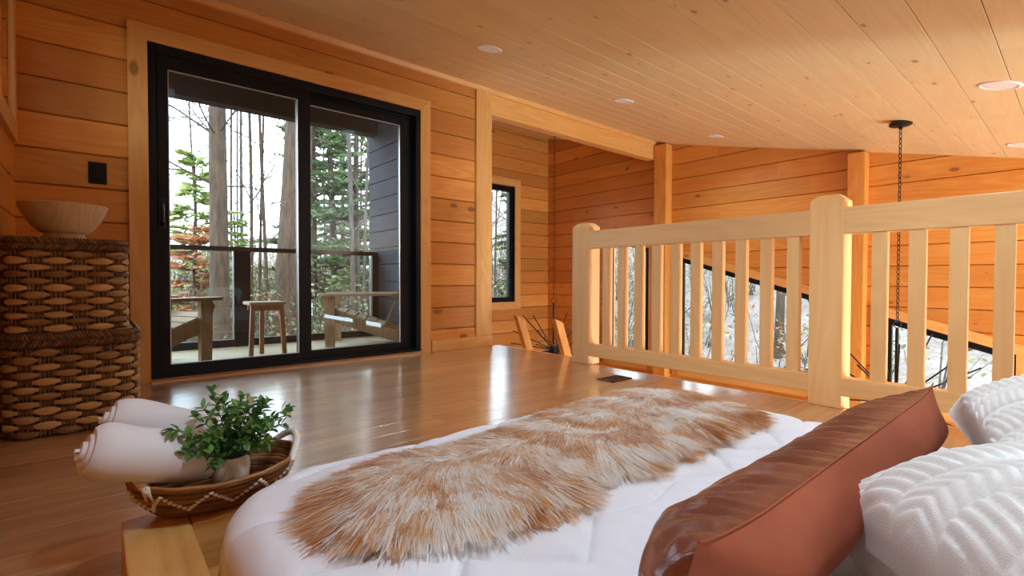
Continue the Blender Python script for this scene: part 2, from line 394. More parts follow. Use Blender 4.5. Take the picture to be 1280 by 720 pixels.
# sliding door
door=thing('door_1','black framed sliding glass door onto the deck','door',((DX0+DX1)/2,D+.03,.01),kind='structure')
def rect_frame(mb,x0,x1,z0,z1,w,y0,y1,wt=None,wb=None,c=.003):
    wt=wt or w; wb=wb or w
    mb.box(x0,x0+w,y0,y1,z0,z1,c); mb.box(x1-w,x1,y0,y1,z0,z1,c)
    mb.box(x0+w,x1-w,y0,y1,z1-wt,z1,c); mb.box(x0+w,x1-w,y0,y1,z0,z0+wb,c)
mb=MB(); rect_frame(mb,DX0,DX1,.012,DZ,.04,D-.012,D+.12,.055,.03)
mb.box(DX0,DX1,D+.045,D+.055,DZ-.07,DZ-.05); mb.build('frame',M['black'],door)
def sash(name,x0,x1,y0,y1,st_l,st_r):
    mb=MB(); z0,z1=.035,DZ-.05
    mb.box(x0,x0+st_l,y0,y1,z0,z1,.004); mb.box(x1-st_r,x1,y0,y1,z0,z1,.004)
    mb.box(x0+st_l,x1-st_r,y0,y1,z1-.085,z1,.004); mb.box(x0+st_l,x1-st_r,y0,y1,z0,z0+.065,.004)
    s=mb.build(name,M['black'],door)
    g=MB(); ym=(y0+y1)/2; g.box(x0+st_l-.005,x1-st_r+.005,ym-.003,ym+.003,z0+.06,z1-.08); g.build('glass',M['glass'],s)
    g=MB()
    for xx in (x0+st_l,x1-st_r-.005): g.box(xx,xx+.005,y0+.004,y0+.012,z0+.065,z1-.085)
    g.box(x0+st_l,x1-st_r,y0+.004,y0+.012,z1-.09,z1-.085)
    g.build('glazing_bead',M['steel'],s)
    return s
s1=sash('sliding_panel',DX0+.04,1.20,D+.0,D+.045,.06,.085)
s2=sash('fixed_panel',1.125,DX1-.04,D+.06,D+.105,.075,.108)
mb=MB(); mb.box(.30,.335,D-.012,D,.93,1.12,.005)
mb.tube([(.318,D-.01,1.09),(.318,D-.04,1.08),(.318,D-.048,1.03),(.318,D-.04,.97),(.318,D-.01,.955)],.009,8)
mb.build('handle',M['blackmetal'],s1,smooth='auto')

# bay window
def win_x(name,x0,x1,z0,z1,y,label):
    w=thing(name,label,'window',((x0+x1)/2,y+.05,z0),kind='structure')
    mb=MB(); rect_frame(mb,x0,x1,z0,z1,.075,y+.03,y+.1); mb.build('window_frame',M['black'],w)
    g=MB(); g.box(x0+.07,x1-.07,y+.06,y+.065,z0+.07,z1-.07); g.build('glass',M['glass'],w)
    return w
win_x('window_1',BW0,BW1,BZ0,BZ1,YB,'narrow black framed window in the log wall past the beam')
win_x('window_6',3.0,5.4,-2.2,.2,YS-.14,'unseen wide window added to light the room below')  # out of view, put in to bring light into the lower room
# sloped windows in the east wall
def win_y(name,y0,y1,label):
    w=thing(name,label,'window',(E+.03,(y0+y1)/2,SILL),kind='structure')
    t0,t1=wt(y0),wt(y1); fwid=.056; k=fwid*math.sqrt(1+.295**2)
    mb=MB(); x0,x1=E-.004,E+.036
    mb.prism([(y0,SILL),(y0+fwid,SILL),(y0+fwid,wt(y0+fwid)),(y0,t0)],x0,x1,'x')
    mb.prism([(y1-fwid,SILL),(y1,SILL),(y1,t1),(y1-fwid,wt(y1-fwid))],x0,x1,'x')
    mb.prism([(y0+fwid,wt(y0+fwid)-k),(y1-fwid,wt(y1-fwid)-k),(y1-fwid,wt(y1-fwid)),(y0+fwid,wt(y0+fwid))],x0,x1,'x')
    mb.prism([(y0+fwid,SILL),(y1-fwid,SILL),(y1-fwid,SILL+fwid),(y0+fwid,SILL+fwid)],x0,x1,'x')
    mb.build('window_frame',M['black'],w)
    g=MB(); g.prism([(y0+.05,SILL+.05),(y1-.05,SILL+.05),(y1-.05,wt(y1-.05)-k),(y0+.05,wt(y0+.05)-k)],E+.02,E+.025,'x'); g.build('glass',M['glass'],w)
    c=.085; kc=c*math.sqrt(1+.295**2); xa,xb=E-.024,E+.004
    mb=MB(); mb.brd=.12; mb.prism([(y0-c,SILL-c),(y0,SILL-c),(y0,t0),(y0-c,wt(y0-c))],xa,xb,'x'); mb.build('casing_side',M['trim_z'],w)
    mb=MB(); mb.brd=.32; mb.prism([(y1,SILL-c),(y1+c,SILL-c),(y1+c,wt(y1+c)),(y1,t1)],xa,xb,'x'); mb.build('casing_side',M['trim_z'],w)
    mb=MB(); mb.brd=.52; mb.prism([(y0-c,wt(y0-c)),(y1+c,wt(y1+c)),(y1+c,wt(y1+c)+kc),(y0-c,wt(y0-c)+kc)],xa,xb,'x'); mb.build('casing_head',M['trim_y'],w)
    mb=MB(); mb.brd=.72; mb.prism([(y0,SILL-c),(y1,SILL-c),(y1,SILL),(y0,SILL)],xa-.02,xb,'x'); mb.build('casing_sill',M['trim_y'],w)
    return w
win_y('window_2',*WA,'slope-topped black window between stair bay corner and first timber post')
win_y('window_3',*WB,'wide slope-topped black window between the two timber posts')
win_y('window_4',*WC,'slope-topped black window behind the hanging sputnik light')
# west window (wood casing just enters the picture)
w5=thing('window_5','wood cased window high on the wall left of the baskets','window',(W,2.9,1.41),kind='structure')
for nm,poly,mt in (('casing_side',[(3.45,1.32),(3.54,1.32),(3.54,2.19),(3.45,2.1)],'trim_z'),('casing_side',[(2.26,1.32),(2.35,1.32),(2.35,2.1),(2.26,2.19)],'trim_z'),('casing_head',[(2.35,2.1),(3.45,2.1),(3.54,2.19),(2.26,2.19)],'trim_y'),('casing_sill',[(2.35,1.32),(3.45,1.32),(3.45,1.41),(2.35,1.41)],'trim_y')):
    mb=MB(); mb.brd=random.random(); mb.prism(poly,W-.002,W+.022,'x'); mb.build(nm,M[mt],w5)
mb=MB()
for a,b,c,d in ((3.38,3.45,1.41,2.1),(2.35,2.42,1.41,2.1),(2.42,3.38,1.41,1.47),(2.42,3.38,2.04,2.1)): mb.box(W-.1,W-.02,a,b,c,d,.003)
mb.build('window_frame',M['trim_z'],w5)
mb=MB(); mb.box(W-.07,W-.065,2.41,3.39,1.46,2.05); mb.build('glass',M['glass'],w5)

# ------------------------------------------------------------------ ceiling lights, switch, floor register
def ceil_light(x,y,label):
    t=thing('recessed_light',label,'ceiling light',(x,y,zc(y)),group='recessed ceiling lights')
    t.rotation_euler=(math.atan(SL),0,0)
    mb=MB(); mb.lathe([(.064,-.001),(.07,-.006),(.083,-.004),(.085,.0),(.085,.004)],n=40); mb.build('trim_ring',M['white'],t,smooth=True,local=True)
    mb=MB(); mb.lathe([(.0005,-.0045),(.064,-.003)],n=40); mb.build('lens',M['lens'],t,smooth=True,local=True)
    return t
ceil_light(1.99,2.565,'white recessed ceiling light nearest the sliding door')
ceil_light(3.43,2.565,'white recessed ceiling light in front of the timber beam')
ceil_light(4.99,2.555,'white recessed ceiling light nearest the timber post')
ceil_light(3.40,.29,'large looking white recessed ceiling light cut by the frame at right')
ceil_light(5.04,.31,'white recessed ceiling light by the log wall past the hanging chain')
t=thing('light_switch','black light switch plate on the log wall above the bowl','light switch',(.02,D,1.226))
mb=MB(); mb.box(-.018,.062,D-.007,D+.001,1.166,1.288,.003); mb.build('switch_plate',M['black'],t)
mb=MB(); mb.box(.004,.038,D-.011,D-.005,1.19,1.262,.002); mb.build('rocker',M['black'],t)
t=thing('floor_register','small brown metal floor vent beside the fur throw','floor vent',(2.5,1.93,0))
mb=MB(); rect=[]; x0,x1,y0,y1=2.40,2.60,1.865,1.99
mb.box(x0,x1,y0,y0+.014,0,.006,.0015); mb.box(x0,x1,y1-.014,y1,0,.006,.0015); mb.box(x0,x0+.014,y0,y1,0,.006,.0015); mb.box(x1-.014,x1,y0,y1,0,.006,.0015); mb.build('rim',M['brass'],t)
mb=MB()
for k in range(12): mb.box(x0+.02+k*.0138,x0+.026+k*.0138,y0+.012,y1-.012,.001,.0045)
mb.box(x0+.012,x1-.012,y0+.012,y1-.012,.0002,.0012); mb.build('louver',M['brass'],t)

# ------------------------------------------------------------------ railing
t=thing('loft_railing','pale pine railing with square balusters along the loft edge','railing',(2.765,.9,0))
def newel(y0,y1,x0,x1,ztop_):
    mb=MB(); mb.brd=random.random(); c=.03; cy=(y0+y1)/2;cx=(x0+x1)/2
    h=ztop_-.028
    mb.box(x0,x1,y0,y1,.0,h,.006)
    if y1<2.5: mb.box(2.817,x1,y0,y1,-.26,.01,.006)
    pr=[(1.0,h-.002),(1.0,h),(.62,ztop_)]
    vs=[]
    for s_,z in pr:
        for sx,sy in ((-1,-1),(1,-1),(1,1),(-1,1)): vs.append((cx+sx*s_*(x1-x0-.002)/2,cy+sy*s_*(y1-y0-.002)/2,z))
    mb.add(vs,[(i*4+k,i*4+(k+1)%4,i*4+4+(k+1)%4,i*4+4+k) for i in range(2) for k in range(4)]+[(8,9,10,11)])
    return mb.build('newel_post',M['rail_z'],t)
newel(.765,.914,2.765,2.90,1.055); newel(2.37,2.535,2.765,2.89,1.05); newel(-.9,-.75,2.765,2.90,1.055)
def rails(y0,y1,ztop0,zb):
    mb=MB(); mb.brd=random.random(); mb.box(2.765,2.835,y0,y1,.855,.985,.006); mb.build('top_rail',M['rail_y'],t)
    mb=MB(); mb.brd=random.random(); mb.box(2.765,2.835,y0,y1,.064,.155,.006); mb.build('bottom_rail',M['rail_y'],t)
rails(.91,2.375,0,0); rails(-.755,.77,0,0)
ys=[2.221-.1365*k for k in range(10)]+[.624-.1375*k for k in range(10)]
for y in ys:
    mb=MB(); mb.brd=random.random(); mb.box(2.772,2.815,y-.03,y+.03,.15,.86,.004); mb.build('baluster',M['rail_z'],t)

# ladder down from the loft
t=thing('loft_ladder','wooden loft ladder with two slanted side rails at the floor edge','ladder',(2.98,3.1,LOW))
for y in (3.33,2.85):
    mb=MB(); mb.brd=random.random(); k=.38
    def X(z): return 2.99-(z)*k
    zt=.29
    mb.prism([(X(zt)-.0,zt+.012),(X(zt-.02)+.085,zt-.022),(X(-2.2)+.085,-2.2),(X(LOW)+.085,LOW),(X(LOW),LOW)],y-.024,y+.024,'y'); mb.build('side_rail',M['log_z'],t)
for k in range(9):
    z=-.28-k*.27; mb=MB(); mb.brd=random.random(); mb.box(2.985-z*.38,3.08-z*.38,2.87,3.31,z-.018,z+.018,.004); mb.build('tread',M['rail_y'],t)

# ------------------------------------------------------------------ sputnik chandeliers
def sputnik(x,y,z,R,label,seed):
    t=thing('sputnik_chandelier',label,'chandelier',(x,y,z),group='hanging sputnik chandeliers')
    rnd=random.Random(seed); top=zc(y)
    mb=MB(); mb.lathe([(.0,0),(.06,-.001),(.066,-.008),(.066,-.022),(.058,-.028),(.012,-.032),(.012,-.05),(.0,-.05)],c=(x,y,top),n=32); mb.build('canopy',M['blackmetal'],t,smooth='auto')
    zr=z+.548   # ring height
    mb=MB(); zz=top-.045; i=0
    while zz>zr+.05:
        pts=[]
        for k in range(10):
            a=2*PI*k/10; u=.0085*math.cos(a); w=.021*math.sin(a)
            pts.append((x+(u if i%2 else 0),y+(0 if i%2 else u),zz-.021+w))
        # links turn by 45 degrees about the camera axis so both kinds show
        mb.ring([(x+(p[0]-x)*.76+(p[1]-y)*.65,y-(p[0]-x)*.65+(p[1]-y)*.76,p[2]) for p in pts],.0028,5); zz-.0; zz-=.0335; i+=1
    mb.build('chain',M['blackmetal'],t,smooth=True)
    mb=MB(); pts=[(x+.027*math.cos(2*PI*k/24)*.76,y-.027*math.cos(2*PI*k/24)*.65,zr+.027*math.sin(2*PI*k/24)) for k in range(24)]
    mb.ring(pts,.0035,6); mb.build('ring',M['blackmetal'],t,smooth=True)
    mb=MB(); mb.tube([(x,y,zr-.026),(x,y,zr-.06),(x,y,z+.02)],[.009,.011,.011],10); mb.build('stem',M['blackmetal'],t,smooth='auto')
    mb=MB(); bm=bmesh.new(); bmesh.ops.create_uvsphere(bm,u_segments=20,v_segments=12,radius=.05); mb.bm(bm,Matrix.Translation((x,y,z))); mb.build('hub',M['blackmetal'],t,smooth=True)
    n=30; ga=PI*(3-math.sqrt(5))
    for k in range(n):
        cz=1-2*(k+.5)/n; s_=math.sqrt(1-cz*cz); a=ga*k+seed
        d=Vector((s_*math.cos(a),s_*math.sin(a),cz)); 
        if d.z>.96: continue
        r=R*rnd.uniform(.82,1.04); c=Vector((x,y,z))
        mb=MB(); mb.tube([c+d*.04,c+d*r],.0055,6); mb.build('spike',M['blackmetal'],t,smooth=True)
        if k%3==0:
            sd=d.cross(Vector((0,0,1))).normalized()*.05
            d2=(d+sd*2.2).normalized(); b=c+d2*.05
            mb=MB(); mb.tube([b,b+d2*.10],.011,8); so=mb.build('socket',M['steel'],t,smooth=True)
            pr=[.008,.016,.02,.019,.012,.004]; mb=MB(); mb.tube([b+d2*(.10+.012*i) for i in range(6)],pr,10); mb.build('bulb',M['bulb'],so,smooth=True)
    return t
sputnik(4.262,.849,-.225,.56,'black sputnik chandelier on a chain behind the railing at the bed',1.0)
sputnik(3.90,3.85,-.16,.56,'black sputnik chandelier hanging in the stair bay behind the ladder rails',2.3)
# ------------------------------------------------------------------ wicker storage baskets
def wick(name,a,b,rough=.65):
    m,nt,p=newmat(name); tc=N(nt,'ShaderNodeTexCoord'); at=N(nt,'ShaderNodeAttribute',_attribute_name='brd')
    nz=N(nt,'ShaderNodeTexNoise',Scale=1.0,Detail=4.0,Roughness=.7); mp=N(nt,'ShaderNodeMapping'); mp.inputs['Scale'].default_value=(18,18,260)
    L(nt,tc.outputs['Object'],mp.inputs[0]); L(nt,mp.outputs[0],nz.inputs['Vector'])
    f=math_(nt,'ADD',math_(nt,'MULTIPLY',nz.outputs[0],.8),math_(nt,'MULTIPLY',at.outputs['Fac'],.42))
    L(nt,ramp(nt,f,[(.3,a),(.85,b)]),p.inputs['Base Color']); p.inputs['Roughness'].default_value=rough
    bp=N(nt,'ShaderNodeBump',Strength=.5,Distance=.002); L(nt,nz.outputs[0],bp.inputs['Height']); L(nt,bp.outputs[0],p.inputs['Normal'])
    return m
M['wick']=wick('wicker_strand',srgb(218,182,122),srgb(120,84,46)); M['wickdark']=wick('wicker_dark',srgb(146,106,66),srgb(86,56,34))
M['fibre']=wick('seagrass_coil',srgb(184,128,72),srgb(84,48,22)); 
def rrect(x0,x1,y0,y1,r,n):
    """n points evenly spaced round a rounded rectangle, with outward normals"""
    segs=[]; fine=[]
    cs=[((x1-r,y0+r),-PI/2),((x1-r,y1-r),0),((x0+r,y1-r),PI/2),((x0+r,y0+r),PI)]
    for (cx,cy),a0 in cs:
        for k in range(25):
            a=a0+PI/2*k/24; fine.append((cx+r*math.cos(a),cy+r*math.sin(a)))
    fine.append(fine[0]); P=np.array(fine); d=np.r_[0,np.cumsum(np.hypot(*np.diff(P,axis=0).T))]
    s=np.linspace(0,d[-1],n,endpoint=False); X=np.interp(s,d,P[:,0]); Y=np.interp(s,d,P[:,1])
    T=np.c_[np.roll(X,-1)-np.roll(X,1),np.roll(Y,-1)-np.roll(Y,1)]; T/=np.linalg.norm(T,axis=1)[:,None]
    return np.c_[X,Y],np.c_[T[:,1],-T[:,0]],d[-1]
def storage_basket(x0,x1,y0,y1,z0,z1,rim_h,r,rows,label):
    t=thing('wicker_basket',label,'basket',((x0+x1)/2,(y0+y1)/2,z0),group='lidded wicker storage baskets')
    rnd=random.Random(label); per=rrect(x0,x1,y0,y1,r,400)[2]
    ns=int(round(per/.064/2))*2; sub=12; n=ns*sub
    C,Nn,_=rrect(x0,x1,y0,y1,r,n)
    H=z1-rim_h-z0; pitch=H/rows
    mb=MB()
    for k in range(rows):
        zc_=z0+pitch*(k+.5); mb.brd=rnd.random(); vs=[]; m=8; ph=k%2
        hj=[rnd.uniform(.82,1.12) for _ in range(ns)]
        for i in range(n):
            w=math.cos(PI*(i/sub+ph)); j=int(i/sub+.5)%ns
            o=.0095*w+.004*(1-abs(w)); hh=pitch*.5*(.66+.44*max(0,w)**.7)*hj[j]; th=.0045
            for q in range(m):
                a=2*PI*q/m; rr=o+th*math.cos(a); vs.append((C[i,0]+Nn[i,0]*rr,C[i,1]+Nn[i,1]*rr,zc_+hh*math.sin(a)))
        mb.add(vs,[(i*m+q,((i+1)%n)*m+q,((i+1)%n)*m+(q+1)%m,i*m+(q+1)%m) for i in range(n) for q in range(m)])
    mb.build('woven_body',M['wick'],t,smooth=True)
    mb=MB()
    for j in range(ns):
        for o in (-.30,-.1,.1,.30):
            i=(j*sub+o*sub); i0=int(math.floor(i))%n; f=i-math.floor(i); c=C[i0]*(1-f)+C[(i0+1)%n]*f; mb.brd=rnd.random()
            pts=[]
            for q in range(rows*2+1):
                w=.001*math.cos(PI*q); pts.append((c[0]+Nn[i0,0]*w,c[1]+Nn[i0,1]*w,z0+H*q/(rows*2)))
            mb.tube(pts,.0042,5)
    mb.build('stake',M['wickdark'],t,smooth=True)
    # inner liner so that the weave is not see-through
    mb=MB(); CI,_,_=rrect(x0+.016,x1-.016,y0+.016,y1-.016,r-.01,80)
    mb.add([(p[0],p[1],z) for z in (z0+.004,z1-.012) for p in CI],[(i,(i+1)%80,80+(i+1)%80,80+i) for i in range(80)]+[tuple(range(79,-1,-1))])
    mb.build('liner',M['wickdark'],t)
    # braided rim: slanted wraps round two runs
    mb=MB(); per=rrect(x0,x1,y0,y1,r,400)[2]; nw=int(per/.0105); CR,NR,_=rrect(x0-.004,x1+.004,y0-.004,y1+.004,r,nw)
    for lev,(za,zb,sg) in enumerate(((z1-rim_h,z1-rim_h*.48,1),(z1-rim_h*.52,z1,-1))):
        for i in range(nw):
            mb.brd=rnd.random(); j=(i+sg*2)%nw
            a=CR[i];b=CR[j]; na=NR[i]
            mid=(a+b)/2; o=.009+rnd.uniform(-.002,.002)
            mb.tube([(a[0]-na[0]*.002,a[1]-na[1]*.002,za),(mid[0]+na[0]*o,mid[1]+na[1]*o,za*.55+zb*.45),(b[0]+na[0]*(.003-lev*.009),b[1]+na[1]*(.003-lev*.009),zb)],[.003,.0058,.0036],6)
    C2,N2,_=rrect(x0-.002,x1+.002,y0-.002,y1+.002,r,160); mb.brd=.8; mb.ring([(p[0],p[1],z1-rim_h/2) for p in C2],.006,8,flat=rim_h*.42/.006)
    mb.build('braided_rim',M['wickdark'],t,smooth=True)
    mb=MB(); nl=int((y1-y0)/.011)
    for k in range(nl):
        y=y0+.012+k*.011; mb.brd=rnd.random(); e=.012+ (r-math.sqrt(max(0,r*r-max(0,y0+r-y,y-(y1-r))**2)) if (y<y0+r or y>y1-r) else 0)
        mb.tube([(x0+e,y,z1-.006),((x0+x1)/2,y,z1-.004),(x1-e,y,z1-.006)],.0062,6)
    mb.build('lid',M['wick'],t,smooth=True)
    return t
storage_basket(W+.03,.142,2.672,3.22,.004,.414,.062,.10,12,'larger wicker basket on the floor, below the smaller one')
storage_basket(W+.035,.105,2.69,3.17,.416,.795,.052,.085,12,'smaller wicker basket stacked on top, holding the wooden bowl')
# ribbed wooden bowl
M['bowl']=wood('bowl_wood','z',srgb(224,198,158),srgb(186,152,112),rough=.6,knot=0,grain=.7)
t=thing('wooden_bowl','ribbed pale wooden bowl on top of the wicker baskets','bowl',(-.097,2.93,.795))
mb=MB(); prof=[(.0,.03),(.068,.03)]
for i in range(61):
    u=i/60; r=.062+.088*u**.62; z=.03+.122*u**1.25
    prof.append((r+.0012*math.cos(i*PI),z))
prof+=[(.151,.154),(.148,.157),(.143,.155)]
for i in range(20):
    u=1-i/19; prof.append((.005+.137*u**.6,.046+.107*u**1.3))
mb.lathe(prof,c=(-.097,2.93,.797),n=64); mb.build('body',M['bowl'],t,smooth=True)
mb=MB(); mb.lathe([(.0,.0),(.074,.0),(.0745,.004),(.067,.028),(.066,.034),(0,.034)],c=(-.097,2.93,.797),n=48); mb.build('foot',M['bowl'],t,smooth='auto')

# ------------------------------------------------------------------ bed
t=thing('bed_frame','low oak bed frame with wide flat rails','bed',(.85,.15,0))
mb=MB(); mb.brd=.2; mb.box(.035,.138,-.92,1.215,.03,.16,.004); mb.build('side_rail',M['oak_y'],t)
mb=MB(); mb.brd=.4; mb.box(1.56,1.66,-.92,1.215,.03,.16,.004); mb.build('side_rail',M['oak_y'],t)
mb=MB(); mb.brd=.6; mb.box(.139,1.559,1.115,1.214,.03,.158,.004); mb.build('foot_rail',M['oak_x'],t)
mb=MB(); mb.brd=.7; mb.box(.139,1.559,-.92,-.83,.03,.158,.004); mb.build('head_rail',M['oak_x'],t)
mb=MB(); mb.brd=.1; mb.box(.136,1.562,-.84,1.117,.036,.06); mb.build('slat_deck',M['oak_x'],t)
for x in (.06,1.58):
    for y in (-.85,1.12):
        mb=MB(); mb.box(x,x+.05,y,y+.05,0,.034); mb.build('leg',M['oak_x'],t)
M['sheet']=plain('white_sheet',srgb(238,238,242),.85,bump=.25,bscale=900)
def fbm(x,y,z=0,o=3): return noise.fractal((x,y,z),1.0,2.0,o)
MX0,MX1,MY0,MY1,MT=.148,1.535,-.80,1.065,.25
# quilting: zigzag seams
SEAMS=[]
for j in range(-8,16):
    b=-.9+j*.17
    pts=[]
    for i in range(0,15):
        pts.append((.05+i*.115,b+(.075 if i%2 else 0)+.03*math.sin(i*2.1+j)))
    SEAMS.append(pts)
SA=np.array([ (a[0],a[1],b[0],b[1]) for s_ in SEAMS for a,b in zip(s_[:-1],s_[1:])])
def seamdist(X,Y):
    best=np.full(X.shape,9.0)
    for x0,y0,x1,y1 in SA:
        dx,dy=x1-x0,y1-y0; tt=np.clip(((X-x0)*dx+(Y-y0)*dy)/(dx*dx+dy*dy),0,1)
        best=np.minimum(best,np.hypot(X-x0-tt*dx,Y-y0-tt*dy))
    return best
def mattress():
    nu,nv=220,300; cx,cy=(MX0+MX1)/2,(MY0+MY1)/2; hx,hy=(MX1-MX0)/2,(MY1-MY0)/2
    u=np.linspace(-1,1,nu); v=np.linspace(-1,1,nv); U,V=np.meshgrid(u,v)
    # square->rounded rectangle with corner radius
    rc=.20
    X=U*hx; Y=V*hy
    ax=np.abs(X);ay=np.abs(Y); mx=np.maximum(ax-(hx-rc),0); my=np.maximum(ay-(hy-rc),0)
    # pull corner points inside the arc
    m=np.maximum(mx,my); l=np.hypot(mx,my); f=np.where(l>1e-9,m/np.maximum(l,1e-9),1.0)
    X=np.sign(X)*(np.minimum(ax,hx-rc)+mx*f); Y=np.sign(Y)*(np.minimum(ay,hy-rc)+my*f)
    # edge distance -> roll down
    d=np.minimum(hx-ax,hy-ay); mm=np.maximum(mx,my); d=np.where((mx>0)&(my>0),rc-mm,d)
    rr=.062; q=np.clip((rr-d)/rr,0,1); drop=rr*(1-np.sqrt(np.maximum(0,1-q**2)))*.95
    Xw=X+cx;Yw=Y+cy
    sd=seamdist(Xw,Yw); puff=.008*np.exp(-(sd/.005)**2)+.006*np.exp(-(sd/.03)**2)
    nz=np.zeros(X.shape)
    for a in range(nv):
        for b in range(nu):
            p=(Xw[a,b],Yw[a,b])
            nz[a,b]=.0045*fbm(p[0]*4,p[1]*4,1.0)+.004*abs(fbm(p[0]*15+3,p[1]*8,2.0,2))
    fade=np.clip(d/.05,0.25,1)
    Z=MT-drop+(nz-puff)*fade
    verts=np.c_[Xw.ravel(),Yw.ravel(),Z.ravel()].tolist()
    fs=[(a*nu+b,a*nu+b+1,(a+1)*nu+b+1,(a+1)*nu+b) for a in range(nv-1) for b in range(nu-1)]
    # border loop down the side
    loop=[(0,b) for b in range(nu)]+[(a,nu-1) for a in range(1,nv)]+[(nv-1,b) for b in range(nu-2,-1,-1)]+[(a,0) for a in range(nv-2,0,-1)]
    n=len(loop); idx=[a*nu+b for a,b in loop]
    base=len(verts)
    for lev,(off,z) in enumerate(((.004,.13),(0,.1),(-.012,.075),(-.03,.062))):
        for a,b in loop:
            x,y=Xw[a,b],Yw[a,b]; nx,ny=(x-cx)/hx,(y-cy)/hy; l=math.hypot(nx,ny)
            verts.append((x+nx/l*off+.002*math.sin(a*.7+b*.5),y+ny/l*off,z))
    prev=idx
    for lev in range(4):
        cur=[base+lev*n+i for i in range(n)]
        for i in range(n): fs.append((prev[i],prev[(i+1)%n],cur[(i+1)%n],cur[i]))
        prev=cur
    fs.append(tuple(prev[::-1]))
    mb=MB(); mb.add(verts,fs)
    return tag(mb.build('mattress',M['sheet'],smooth=True),'white quilted mattress in a low oak frame','mattress')
mattress()

# ------------------------------------------------------------------ fur throw
OUT=[(.232,.766),(.225,.703),(.253,.644),(.306,.587),(.358,.55),(.418,.523),(.513,.505),(.592,.491),(.644,.515),(.69,.56),(.73,.555),(.78,.505),(.845,.505),(.90,.525),(.949,.494),(1.01,.505),(1.06,.53),(1.158,.497),(1.246,.518),(1.385,.503),(1.455,.585),(1.455,.724),(1.475,.885),(1.44,.98),(1.254,.99),(1.062,.957),(.948,.965),(.817,.925),(.675,.904),(.543,.897),(.454,.935),(.353,.899),(.30,.874),(.249,.817)]
def attr_col(name):
    m,nt,p=newmat(name); a=N(nt,'ShaderNodeAttribute',_attribute_name='col'); L(nt,a.outputs['Color'],p.inputs['Base Color']); p.inputs['Roughness'].default_value=.6
    p.inputs['Specular IOR Level'].default_value=.3
    return m
M['fur']=attr_col('long_fur')
def _tr(m,f):
    nt=m.node_tree; p=nt.nodes['Principled BSDF']; a=[n for n in nt.nodes if n.type=='ATTRIBUTE'][0]; tr=N(nt,'ShaderNodeBsdfTranslucent'); L(nt,a.outputs['Color'],tr.inputs[0]); mx=N(nt,'ShaderNodeMixShader'); mx.inputs[0].default_value=f
    L(nt,p.outputs[0],mx.inputs[1]); L(nt,tr.outputs[0],mx.inputs[2]); L(nt,mx.outputs[0],nt.nodes['Material Output'].inputs[0])
_tr(M['fur'],.5); M['pelt']=plain('pelt_backing',srgb(225,205,180),.9)
def smooth_poly(P,it=2):
    for _ in range(it):
        Q=[]
        for i in range(len(P)):
            a=Vector(P[i]);b=Vector(P[(i+1)%len(P)]); Q+= [tuple(a*.75+b*.25),tuple(a*.25+b*.75)]
        P=Q
    return P
def inside(P,X,Y):
    c=np.zeros(X.shape,bool); n=len(P)
    for i in range(n):
        x0,y0=P[i];x1,y1=P[i-1]
        cond=((y0>Y)!=(y1>Y)); 
        with np.errstate(divide='ignore',invalid='ignore'):
            c^=cond&(X<(x1-x0)*(Y-y0)/(y1-y0+1e-12)+x0)
    return c
def edgedist(P,X,Y):
    best=np.full(X.shape,9.0); ex=np.zeros(X.shape); ey=np.zeros(X.shape)
    for i in range(len(P)):
        x0,y0=P[i-1];x1,y1=P[i];dx,dy=x1-x0,y1-y0; tt=np.clip(((X-x0)*dx+(Y-y0)*dy)/(dx*dx+dy*dy+1e-12),0,1)
        px,py=x0+tt*dx,y0+tt*dy; d=np.hypot(X-px,Y-py); w=d<best
        best=np.where(w,d,best); ex=np.where(w,px-X,ex); ey=np.where(w,py-Y,ey)
    return best,ex,ey
